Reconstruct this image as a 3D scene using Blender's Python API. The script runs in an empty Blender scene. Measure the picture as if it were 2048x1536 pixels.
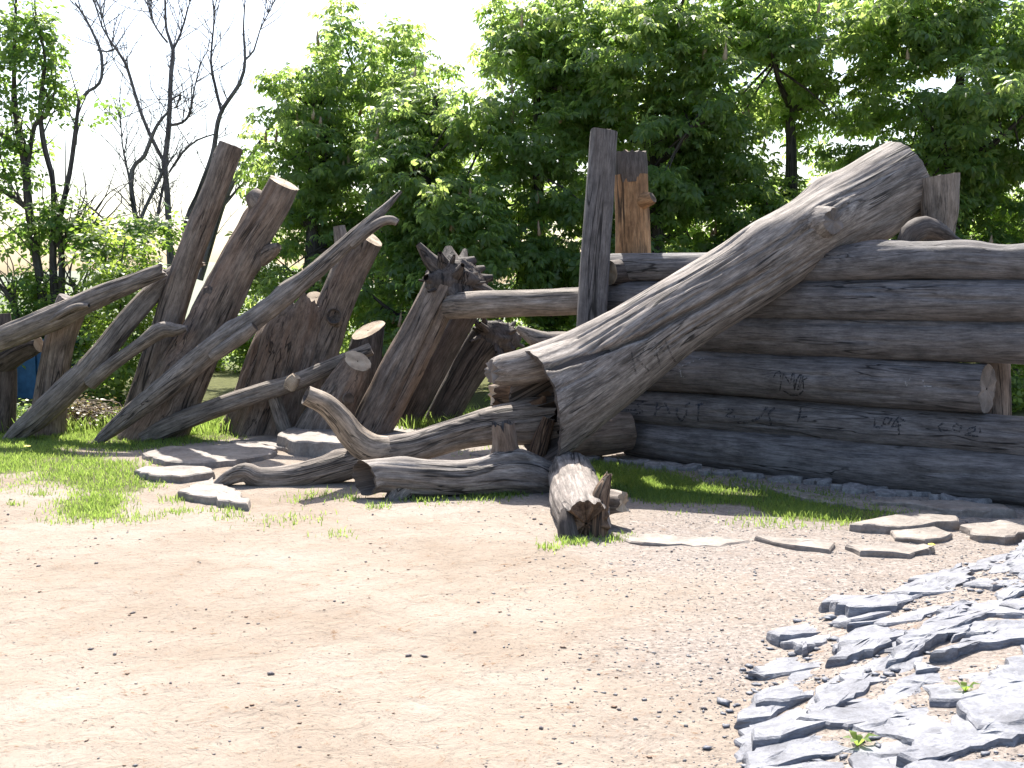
import bpy, math, random
import numpy as np
from mathutils import Vector, Matrix
from mathutils.bvhtree import BVHTree

scene = bpy.context.scene
COL = scene.collection
random.seed(7)
RNG = np.random.default_rng(11)

# ------------------------------------------------------------------ camera
FPX = 2196.0                       # focal length in pixels of the 2048 px wide photograph
PITCH = math.atan(208.0 / FPX)
CAMZ = 1.6
cam_d = bpy.data.cameras.new('camera')
cam_d.sensor_width = 36.0
cam_d.lens = 36.0 * FPX / 2048.0
cam_d.clip_end = 3000
cam = bpy.data.objects.new('camera', cam_d)
cam.location = (0, 0, CAMZ)
cam.rotation_euler = (math.pi / 2 - PITCH, 0, 0)
COL.objects.link(cam)
scene.camera = cam

# ------------------------------------------------------------------ sky, sun, exposure
SUN_EL = math.radians(54.0)
SUN_AZ = math.radians(-6.0)        # a little left of straight ahead
S = Vector((math.sin(SUN_AZ) * math.cos(SUN_EL), math.cos(SUN_AZ) * math.cos(SUN_EL), math.sin(SUN_EL)))
world = bpy.data.worlds.new('World')
scene.world = world
world.use_nodes = True
wn = world.node_tree
sky = wn.nodes.new('ShaderNodeTexSky')
sky.sky_type = 'NISHITA'
sky.sun_disc = False
sky.sun_elevation = SUN_EL
sky.sun_rotation = SUN_AZ
sky.air_density = 1.0
sky.dust_density = 2.5
sky.ozone_density = 1.0
bg = wn.nodes['Background']
bg.inputs[1].default_value = 0.125
wn.links.new(sky.outputs[0], bg.inputs[0])
sl = bpy.data.lights.new('sun', 'SUN')
sl.energy = 5.0
sl.angle = math.radians(0.55)
sl.color = (1.0, 0.95, 0.87)
sun = bpy.data.objects.new('sun', sl)
sun.rotation_euler = S.to_track_quat('Z', 'Y').to_euler()
sun.location = S * 50
COL.objects.link(sun)
scene.view_settings.view_transform = 'Standard'
scene.view_settings.look = 'None'
scene.view_settings.gamma = 1.0
scene.view_settings.use_curve_mapping = False
scene.view_settings.exposure = 1.3

# ------------------------------------------------------------------ pixel helpers
CP, SP = math.cos(PITCH), math.sin(PITCH)
def ray(px, py):
    x = (px - 1024.0) / FPX; y = -(py - 768.0) / FPX
    return Vector((x, CP + y * SP, -SP + y * CP))       # camera looks +Y, pitched down
def P(px, py, d):
    r = ray(px, py)
    return Vector((0, 0, CAMZ)) + r * (d / r.y)
def RP(rpx, d):
    return rpx * d / FPX

# ------------------------------------------------------------------ numpy noise
def _h(ix, iy, iz, seed):
    n = (ix.astype(np.int64) * 374761393 + iy.astype(np.int64) * 668265263 + iz.astype(np.int64) * 1440662683 + seed * 974634541) & 0xffffffff
    n = ((n ^ (n >> 13)) * 1274126177) & 0xffffffff
    n = n ^ (n >> 16)
    return n.astype(np.float64) / 4294967295.0
def vnoise(p, seed=0):
    i = np.floor(p); f = p - i; f = f * f * (3 - 2 * f)
    ix, iy, iz = i[:, 0], i[:, 1], i[:, 2]
    out = 0
    for dx in (0, 1):
        wx = f[:, 0] if dx else 1 - f[:, 0]
        for dy in (0, 1):
            wy = f[:, 1] if dy else 1 - f[:, 1]
            for dz in (0, 1):
                wz = f[:, 2] if dz else 1 - f[:, 2]
                out = out + wx * wy * wz * _h(ix + dx, iy + dy, iz + dz, seed)
    return out * 2 - 1
def fbm(p, oct=3, seed=0):
    a, s, o = 1.0, 0, 0
    p = np.asarray(p, dtype=np.float64)
    for k in range(oct):
        s = s + a * vnoise(p, seed + k); o += a; a *= 0.5; p = p * 2.03
    return s / o

# ------------------------------------------------------------------ materials
def new_mat(name):
    m = bpy.data.materials.new(name); m.use_nodes = True
    nt = m.node_tree
    return m, nt, nt.nodes['Principled BSDF']
def N(nt, t, **kw):
    n = nt.nodes.new(t)
    for k, v in kw.items():
        if k.startswith('i_'):
            n.inputs[k[2:].replace('_', ' ')].default_value = v
        else:
            setattr(n, k, v)
    return n
def ramp(nt, stops):
    r = nt.nodes.new('ShaderNodeValToRGB')
    el = r.color_ramp.elements
    el[0].position, el[0].color = stops[0][0], (*stops[0][1], 1)
    el[1].position, el[1].color = stops[-1][0], (*stops[-1][1], 1)
    for p, c in stops[1:-1]:
        e = el.new(p); e.color = (*c, 1)
    return r
def mixc(nt, fac, a, b, mode='MIX'):
    m = nt.nodes.new('ShaderNodeMix'); m.data_type = 'RGBA'; m.blend_type = mode
    for sock, v in ((m.inputs[0], fac), (m.inputs[6], a), (m.inputs[7], b)):
        if isinstance(v, (int, float)): sock.default_value = v
        elif isinstance(v, tuple): sock.default_value = (*v, 1)
        else: nt.links.new(v, sock)
    return m.outputs[2]
def grey(v): return (v, v, v)

def wood(name, dark, mid, light, patch, patch_amt=0.5, crack=0.02, bump=0.7, grain=26.0, crackscale=9.0):
    m, nt, b = new_mat(name)
    L = nt.links
    at = N(nt, 'ShaderNodeAttribute', attribute_name='gc')
    oi = N(nt, 'ShaderNodeObjectInfo')
    off = N(nt, 'ShaderNodeVectorMath', operation='SCALE'); off.inputs[0].default_value = (7, 3, 11)
    L.new(oi.outputs['Random'], off.inputs['Scale'])
    vec = N(nt, 'ShaderNodeVectorMath', operation='ADD')
    L.new(at.outputs['Vector'], vec.inputs[0]); L.new(off.outputs[0], vec.inputs[1])
    def noise(scale, detail, rough=0.6, dist=0.0):
        mp = N(nt, 'ShaderNodeMapping'); mp.inputs['Scale'].default_value = scale
        L.new(vec.outputs[0], mp.inputs['Vector'])
        n = N(nt, 'ShaderNodeTexNoise'); n.inputs['Scale'].default_value = 1.0
        n.inputs['Detail'].default_value = detail; n.inputs['Roughness'].default_value = rough
        n.inputs['Distortion'].default_value = dist
        L.new(mp.outputs[0], n.inputs['Vector'])
        return n.outputs['Fac']
    g = noise((grain, grain, 2.6), 7, 0.78, 0.5)
    fib = noise((grain * 3.0, grain * 3.0, 7.0), 4, 0.75)
    r = ramp(nt, [(0.28, dark), (0.47, mid), (0.72, light)]); L.new(g, r.inputs[0])
    pt = noise((3.2, 3.2, 0.9), 4, 0.6)
    pr = ramp(nt, [(0.42, grey(0)), (0.66, grey(patch_amt))]); L.new(pt, pr.inputs[0])
    pc = mixc(nt, 0.7, r.outputs[0], patch)
    c = mixc(nt, pr.outputs[0], r.outputs[0], pc)
    blot = noise((9, 9, 5), 5, 0.7)
    br = ramp(nt, [(0.3, grey(0.55)), (0.62, grey(1.12))]); L.new(blot, br.inputs[0])
    c = mixc(nt, 1.0, c, br.outputs[0], 'MULTIPLY')
    fb = ramp(nt, [(0.34, grey(0.55)), (0.5, grey(0.95)), (0.66, grey(1.22))]); L.new(fib, fb.inputs[0])
    c = mixc(nt, 1.0, c, fb.outputs[0], 'MULTIPLY')
    ck = noise((crackscale, crackscale, 0.45), 3, 0.55, 0.8)
    cr = ramp(nt, [(0.5 - crack, grey(1)), (0.5 - crack * 0.3, grey(0.0)), (0.5 + crack * 0.3, grey(0.0)), (0.5 + crack, grey(1))]); L.new(ck, cr.inputs[0])
    msk = noise((2.5, 2.5, 1.3), 2)
    mr = ramp(nt, [(0.42, grey(0)), (0.56, grey(1))]); L.new(msk, mr.inputs[0])
    crk = mixc(nt, mr.outputs[0], (1, 1, 1), cr.outputs[0])
    ck2 = mixc(nt, 0.82, (1, 1, 1), crk)
    c = mixc(nt, 1.0, c, ck2, 'MULTIPLY')
    L.new(c, b.inputs['Base Color'])
    b.inputs['Roughness'].default_value = 0.78
    b.inputs['Specular IOR Level'].default_value = 0.35
    h1 = N(nt, 'ShaderNodeMath', operation='MULTIPLY_ADD'); h1.inputs[1].default_value = 0.75
    L.new(g, h1.inputs[0])
    sep = N(nt, 'ShaderNodeRGBToBW'); L.new(crk, sep.inputs[0])
    L.new(sep.outputs[0], h1.inputs[2])
    h2 = N(nt, 'ShaderNodeMath', operation='MULTIPLY_ADD'); h2.inputs[1].default_value = 0.5
    L.new(blot, h2.inputs[0]); L.new(h1.outputs[0], h2.inputs[2])
    h3 = N(nt, 'ShaderNodeMath', operation='MULTIPLY_ADD'); h3.inputs[1].default_value = 0.45
    L.new(fib, h3.inputs[0]); L.new(h2.outputs[0], h3.inputs[2]); h2 = h3
    bp = N(nt, 'ShaderNodeBump'); bp.inputs['Strength'].default_value = bump; bp.inputs['Distance'].default_value = 0.005
    L.new(h2.outputs[0], bp.inputs['Height']); L.new(bp.outputs[0], b.inputs['Normal'])
    return m

M = {}
M['grey'] = wood('weathered_grey_wood', (0.066, 0.053, 0.044), (0.185, 0.153, 0.128), (0.37, 0.318, 0.276), (0.17, 0.13, 0.10), 0.5, 0.022)
M['silver'] = wood('silver_wood', (0.074, 0.061, 0.053), (0.212, 0.181, 0.16), (0.44, 0.395, 0.355), (0.18, 0.135, 0.105), 0.35, 0.026, 0.9, 30, 8)
M['brown'] = wood('red_brown_wood', (0.056, 0.044, 0.037), (0.162, 0.128, 0.106), (0.31, 0.255, 0.213), (0.22, 0.13, 0.082), 0.7, 0.022, 0.85, 22, 8)
M['wall'] = wood('wall_log_wood', (0.056, 0.052, 0.053), (0.128, 0.119, 0.12), (0.22, 0.207, 0.208), (0.125, 0.10, 0.085), 0.5, 0.014, 0.7, 30, 6)
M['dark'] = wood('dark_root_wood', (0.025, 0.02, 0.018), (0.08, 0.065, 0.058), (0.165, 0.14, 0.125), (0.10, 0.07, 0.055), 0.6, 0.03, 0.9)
M['bare_bark'] = wood('bare_tree_bark', (0.07, 0.06, 0.062), (0.15, 0.135, 0.14), (0.25, 0.23, 0.235), (0.12, 0.10, 0.09), 0.5, 0.03, 0.7)
M['pale'] = wood('pale_bare_wood', (0.12, 0.095, 0.072), (0.29, 0.235, 0.185), (0.43, 0.36, 0.29), (0.22, 0.15, 0.10), 0.6, 0.02, 0.5)
M['orange'] = wood('peeled_orange_wood', (0.11, 0.06, 0.03), (0.36, 0.20, 0.095), (0.55, 0.35, 0.19), (0.20, 0.10, 0.05), 0.8, 0.03, 0.7, 16, 10)
M['rot'] = wood('rotten_inner_wood', (0.04, 0.022, 0.013), (0.15, 0.088, 0.052), (0.33, 0.22, 0.14), (0.08, 0.05, 0.033), 0.9, 0.04, 1.0, 20, 12)
M['bark'] = wood('tree_bark', (0.03, 0.026, 0.025), (0.075, 0.066, 0.064), (0.14, 0.125, 0.12), (0.06, 0.055, 0.04), 0.5, 0.03, 0.7)

def end_grain(name, c1, c2, c3):
    m, nt, b = new_mat(name); L = nt.links
    at = N(nt, 'ShaderNodeAttribute', attribute_name='gc')
    n0 = N(nt, 'ShaderNodeTexNoise'); n0.inputs['Scale'].default_value = 9; n0.inputs['Detail'].default_value = 5
    L.new(at.outputs['Vector'], n0.inputs['Vector'])
    ln = N(nt, 'ShaderNodeVectorMath', operation='LENGTH'); L.new(at.outputs['Vector'], ln.inputs[0])
    a = N(nt, 'ShaderNodeMath', operation='MULTIPLY_ADD'); a.inputs[1].default_value = 0.05
    L.new(n0.outputs['Fac'], a.inputs[0]); L.new(ln.outputs['Value'], a.inputs[2])
    s = N(nt, 'ShaderNodeMath', operation='MULTIPLY'); s.inputs[1].default_value = 800; L.new(a.outputs[0], s.inputs[0])
    sn = N(nt, 'ShaderNodeMath', operation='SINE'); L.new(s.outputs[0], sn.inputs[0])
    mm = N(nt, 'ShaderNodeMath', operation='MULTIPLY_ADD'); mm.inputs[1].default_value = 0.13; L.new(sn.outputs[0], mm.inputs[0]); L.new(n0.outputs['Fac'], mm.inputs[2])
    r = ramp(nt, [(0.25, c1), (0.5, c2), (0.75, c3)]); L.new(mm.outputs[0], r.inputs[0])
    L.new(r.outputs[0], b.inputs['Base Color']); b.inputs['Roughness'].default_value = 0.85
    bp = N(nt, 'ShaderNodeBump'); bp.inputs['Strength'].default_value = 0.5; bp.inputs['Distance'].default_value = 0.01
    L.new(mm.outputs[0], bp.inputs['Height']); L.new(bp.outputs[0], b.inputs['Normal'])
    return m
M['end'] = end_grain('end_grain_tan', (0.16, 0.115, 0.08), (0.36, 0.28, 0.20), (0.50, 0.41, 0.31))
M['end_grey'] = end_grain('end_grain_grey', (0.06, 0.05, 0.045), (0.16, 0.135, 0.12), (0.26, 0.22, 0.20))
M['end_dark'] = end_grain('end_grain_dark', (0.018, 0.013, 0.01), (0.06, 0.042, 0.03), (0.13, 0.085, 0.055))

def stone(name, c1, c2, c3, scale=6.0, bump=0.6, layers=1.0):
    m, nt, b = new_mat(name); L = nt.links
    tc = N(nt, 'ShaderNodeTexCoord')
    mp = N(nt, 'ShaderNodeMapping'); mp.inputs['Scale'].default_value = (1, 1, layers); L.new(tc.outputs['Object'], mp.inputs[0])
    oi = N(nt, 'ShaderNodeObjectInfo')
    sc = N(nt, 'ShaderNodeVectorMath', operation='SCALE'); sc.inputs[0].default_value = (31, 17, 5); L.new(oi.outputs['Random'], sc.inputs['Scale'])
    ad = N(nt, 'ShaderNodeVectorMath', operation='ADD'); L.new(mp.outputs[0], ad.inputs[0]); L.new(sc.outputs[0], ad.inputs[1])
    n1 = N(nt, 'ShaderNodeTexNoise'); n1.inputs['Scale'].default_value = scale; n1.inputs['Detail'].default_value = 8; n1.inputs['Roughness'].default_value = 0.65
    n2 = N(nt, 'ShaderNodeTexNoise'); n2.inputs['Scale'].default_value = scale * 7; n2.inputs['Detail'].default_value = 5; n2.inputs['Roughness'].default_value = 0.7
    for n in (n1, n2): L.new(ad.outputs[0], n.inputs['Vector'])
    r = ramp(nt, [(0.3, c1), (0.5, c2), (0.7, c3)]); L.new(n1.outputs['Fac'], r.inputs[0])
    r2 = ramp(nt, [(0.3, grey(0.65)), (0.65, grey(1.1))]); L.new(n2.outputs['Fac'], r2.inputs[0])
    c = mixc(nt, 1.0, r.outputs[0], r2.outputs[0], 'MULTIPLY')
    L.new(c, b.inputs['Base Color']); b.inputs['Roughness'].default_value = 0.7
    h = N(nt, 'ShaderNodeMath', operation='MULTIPLY_ADD'); h.inputs[1].default_value = 0.35
    L.new(n2.outputs['Fac'], h.inputs[0]); L.new(n1.outputs['Fac'], h.inputs[2])
    bp = N(nt, 'ShaderNodeBump'); bp.inputs['Strength'].default_value = bump; bp.inputs['Distance'].default_value = 0.012
    L.new(h.outputs[0], bp.inputs['Height']); L.new(bp.outputs[0], b.inputs['Normal'])
    return m
M['slate'] = stone('blue_grey_slate', (0.085, 0.088, 0.105), (0.175, 0.18, 0.205), (0.29, 0.295, 0.315), 7, 1.0, 3.0)
M['slab'] = stone('grey_brown_slab', (0.125, 0.102, 0.086), (0.225, 0.19, 0.162), (0.30, 0.262, 0.23), 5, 0.9)
M['rubble'] = stone('grey_rubble', (0.11, 0.105, 0.105), (0.22, 0.21, 0.21), (0.36, 0.34, 0.33), 22, 0.6)
M['pebble'] = stone('pebble_stone', (0.05, 0.045, 0.05), (0.14, 0.12, 0.12), (0.34, 0.30, 0.28), 30, 0.4)
M['chip'] = stone('bark_chip', (0.06, 0.03, 0.018), (0.17, 0.095, 0.055), (0.28, 0.18, 0.11), 5, 0.4)

def leaf_mat(name, c1, c2, t1, t2, trans=0.5):
    m, nt, b = new_mat(name); L = nt.links
    nt.nodes.remove(b)
    out = nt.nodes['Material Output']
    at = N(nt, 'ShaderNodeAttribute', attribute_name='lc')
    ra = ramp(nt, [(0.0, c1), (1.0, c2)]); L.new(at.outputs['Fac'], ra.inputs[0])
    rb = ramp(nt, [(0.0, t1), (1.0, t2)]); L.new(at.outputs['Fac'], rb.inputs[0])
    d = N(nt, 'ShaderNodeBsdfPrincipled'); d.inputs['Roughness'].default_value = 0.42; d.inputs['Specular IOR Level'].default_value = 0.55
    L.new(ra.outputs[0], d.inputs['Base Color'])
    t = N(nt, 'ShaderNodeBsdfTranslucent'); L.new(rb.outputs[0], t.inputs[0])
    mx = N(nt, 'ShaderNodeMixShader'); mx.inputs[0].default_value = trans
    L.new(d.outputs[0], mx.inputs[1]); L.new(t.outputs[0], mx.inputs[2]); L.new(mx.outputs[0], out.inputs[0])
    return m
M['leaf_chestnut'] = leaf_mat('chestnut_leaf', (0.07, 0.12, 0.055), (0.12, 0.18, 0.075), (0.33, 0.54, 0.11), (0.60, 0.72, 0.20), 0.6)
M['leaf_maple'] = leaf_mat('maple_leaf', (0.05, 0.11, 0.03), (0.09, 0.16, 0.04), (0.24, 0.44, 0.07), (0.44, 0.58, 0.12), 0.5)
M['leaf_shrub'] = leaf_mat('shrub_leaf', (0.05, 0.10, 0.02), (0.10, 0.16, 0.03), (0.25, 0.42, 0.05), (0.50, 0.62, 0.11), 0.55)
M['leaf_dry'] = leaf_mat('dry_leaf', (0.12, 0.085, 0.05), (0.22, 0.17, 0.08), (0.28, 0.19, 0.09), (0.40, 0.34, 0.12), 0.35)
M['grass'] = leaf_mat('grass_blade', (0.07, 0.13, 0.025), (0.13, 0.20, 0.045), (0.27, 0.42, 0.07), (0.47, 0.60, 0.14), 0.53)
M['blossom'] = leaf_mat('chestnut_blossom', (0.36, 0.25, 0.16), (0.50, 0.42, 0.28), (0.45, 0.30, 0.16), (0.55, 0.45, 0.25), 0.3)

def plain(name, c, rough=0.6, metal=0.0):
    m, nt, b = new_mat(name)
    n = N(nt, 'ShaderNodeTexNoise'); n.inputs['Scale'].default_value = 14; n.inputs['Detail'].default_value = 4
    tc = N(nt, 'ShaderNodeTexCoord'); nt.links.new(tc.outputs['Object'], n.inputs['Vector'])
    r = ramp(nt, [(0.3, tuple(v * 0.75 for v in c)), (0.7, tuple(min(1, v * 1.15) for v in c))])
    nt.links.new(n.outputs['Fac'], r.inputs[0]); nt.links.new(r.outputs[0], b.inputs['Base Color'])
    b.inputs['Roughness'].default_value = rough; b.inputs['Metallic'].default_value = metal
    return m
def paint(name, c, keep):
    m = plain(name, c); nt = m.node_tree; b = nt.nodes['Principled BSDF']; out = nt.nodes['Material Output']
    n = N(nt, 'ShaderNodeTexNoise'); n.inputs['Scale'].default_value = 45; n.inputs['Detail'].default_value = 4
    tc = N(nt, 'ShaderNodeTexCoord'); nt.links.new(tc.outputs['Object'], n.inputs['Vector'])
    r = ramp(nt, [(0.38, grey(0)), (0.62, grey(keep))]); nt.links.new(n.outputs['Fac'], r.inputs[0])
    tr = N(nt, 'ShaderNodeBsdfTransparent'); mx = N(nt, 'ShaderNodeMixShader')
    nt.links.new(r.outputs[0], mx.inputs[0]); nt.links.new(tr.outputs[0], mx.inputs[1]); nt.links.new(b.outputs[0], mx.inputs[2]); nt.links.new(mx.outputs[0], out.inputs[0])
    return m
M['paint_black'] = paint('black_marker_paint', (0.02, 0.02, 0.025), 1.0)
M['paint_blue'] = paint('faded_blue_paint', (0.03, 0.033, 0.05), 0.75)
M['paint_faint'] = paint('faint_dark_scribble', (0.05, 0.045, 0.045), 0.55)
M['paint_pale'] = paint('pale_scratch', (0.34, 0.33, 0.33), 0.7)
M['blue'] = plain('blue_sheet_metal', (0.05, 0.16, 0.32), 0.5)
M['steel'] = plain('dark_steel', (0.18, 0.17, 0.17), 0.4, 0.9)
M['yellow'] = plain('dandelion_yellow', (0.65, 0.5, 0.03))

def ground_mat():
    m, nt, b = new_mat('sandy_ground'); L = nt.links
    tc = N(nt, 'ShaderNodeTexCoord')
    def noise(scale, detail, rough=0.6, dist=0.0):
        n = N(nt, 'ShaderNodeTexNoise'); n.inputs['Scale'].default_value = scale; n.inputs['Detail'].default_value = detail
        n.inputs['Roughness'].default_value = rough; n.inputs['Distortion'].default_value = dist
        L.new(tc.outputs['Object'], n.inputs['Vector']); return n.outputs['Fac']
    big = noise(0.9, 5); fine = noise(38, 6, 0.75); mid = noise(7, 5, 0.7, 0.6)
    base = ramp(nt, [(0.3, (0.232, 0.184, 0.142)), (0.5, (0.28, 0.234, 0.19)), (0.72, (0.325, 0.282, 0.24))]); L.new(big, base.inputs[0])
    # greyer gravel towards the slate bank and the log wall
    at = N(nt, 'ShaderNodeAttribute', attribute_name='zone')
    sp = N(nt, 'ShaderNodeSeparateColor'); L.new(at.outputs['Color'], sp.inputs[0])
    gr = ramp(nt, [(0.25, (0.11, 0.09, 0.078)), (0.5, (0.25, 0.215, 0.19)), (0.7, (0.36, 0.33, 0.30))]); L.new(fine, gr.inputs[0])
    c = mixc(nt, sp.outputs[0], base.outputs[0], gr.outputs[0])
    # rusty scuffs of bark crumbs
    sc = ramp(nt, [(0.52, grey(0)), (0.64, grey(0.85))]); L.new(mid, sc.inputs[0])
    f2 = ramp(nt, [(0.5, grey(0)), (0.6, grey(1))]); L.new(fine, f2.inputs[0])
    sm = mixc(nt, 1.0, sc.outputs[0], f2.outputs[0], 'MULTIPLY')
    c = mixc(nt, sm, c, (0.15, 0.085, 0.045))
    fr = ramp(nt, [(0.28, grey(0.35)), (0.43, grey(0.92)), (0.75, grey(1.1))]); L.new(fine, fr.inputs[0])
    c = mixc(nt, 1.0, c, fr.outputs[0], 'MULTIPLY')
    # soil under the turf and woodland floor behind
    so = ramp(nt, [(0.3, (0.055, 0.06, 0.02)), (0.7, (0.12, 0.125, 0.045))]); L.new(mid, so.inputs[0])
    c = mixc(nt, sp.outputs[1], c, so.outputs[0])
    fld = ramp(nt, [(0.3, (0.10, 0.16, 0.045)), (0.7, (0.24, 0.28, 0.12))]); L.new(big, fld.inputs[0])
    c = mixc(nt, sp.outputs[2], c, fld.outputs[0])
    L.new(c, b.inputs['Base Color']); b.inputs['Roughness'].default_value = 0.95; b.inputs['Specular IOR Level'].default_value = 0.15
    h = N(nt, 'ShaderNodeMath', operation='MULTIPLY_ADD'); h.inputs[1].default_value = 0.22
    L.new(fine, h.inputs[0]); L.new(mid, h.inputs[2])
    bp = N(nt, 'ShaderNodeBump'); bp.inputs['Strength'].default_value = 0.9; bp.inputs['Distance'].default_value = 0.035
    L.new(h.outputs[0], bp.inputs['Height']); L.new(bp.outputs[0], b.inputs['Normal'])
    return m
M['ground'] = ground_mat()

# ------------------------------------------------------------------ object helpers
def mesh_obj(name, verts, faces, mat, parent=None, loc=(0, 0, 0), gc=None, lc=None, smooth=True, zone=None):
    me = bpy.data.meshes.new(name)
    v = np.asarray(verts, dtype=np.float64) - np.asarray(loc)
    if isinstance(faces, np.ndarray):
        nf, k = faces.shape
        me.vertices.add(len(v)); me.vertices.foreach_set('co', v.astype(np.float32).ravel())
        me.loops.add(nf * k); me.loops.foreach_set('vertex_index', faces.astype(np.int32).ravel())
        me.polygons.add(nf); me.polygons.foreach_set('loop_start', np.arange(nf, dtype=np.int32) * k)
        me.update(calc_edges=True)
    else:
        me.from_pydata(v.tolist(), [], faces); me.update()
    if gc is not None:
        a = me.attributes.new('gc', 'FLOAT_VECTOR', 'POINT'); a.data.foreach_set('vector', np.asarray(gc, dtype=np.float32).ravel())
    if lc is not None:
        a = me.attributes.new('lc', 'FLOAT', 'POINT'); a.data.foreach_set('value', np.asarray(lc, dtype=np.float32))
    if zone is not None:
        a = me.attributes.new('zone', 'FLOAT_COLOR', 'POINT'); a.data.foreach_set('color', np.asarray(zone, dtype=np.float32).ravel())
    if smooth:
        me.polygons.foreach_set('use_smooth', np.ones(len(me.polygons), dtype=bool))
    me.materials.append(mat)
    me.validate()
    o = bpy.data.objects.new(name, me); COL.objects.link(o)
    if parent is not None: o.parent = parent
    else: o.location = loc
    return o
def thing(name, label, cat, loc, group=None):
    o = bpy.data.objects.new(name, None); COL.objects.link(o)
    o.location = loc; o.empty_display_size = 0.2
    o['label'] = label; o['category'] = cat
    if group: o['group'] = group
    return o
def tag(o, label, cat, group=None):
    o['label'] = label; o['category'] = cat
    if group: o['group'] = group
    return o

def spline(pts, step):
    """Catmull-Rom through (Vector, radius) control points, resampled."""
    A = np.array([[*p, r] for p, r in pts], dtype=np.float64)
    A = np.vstack([2 * A[0] - A[1], A, 2 * A[-1] - A[-2]])
    out = []
    for i in range(1, len(A) - 2):
        p0, p1, p2, p3 = A[i - 1], A[i], A[i + 1], A[i + 2]
        n = max(2, int(np.linalg.norm((p2 - p1)[:3]) / step))
        for k in range(n):
            t = k / n
            out.append(0.5 * (2 * p1 + (p2 - p0) * t + (2 * p0 - 5 * p1 + 4 * p2 - p3) * t * t + (3 * p1 - p0 - 3 * p2 + p3) * t ** 3))
    out.append(A[-2])
    return np.array(out)

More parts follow.
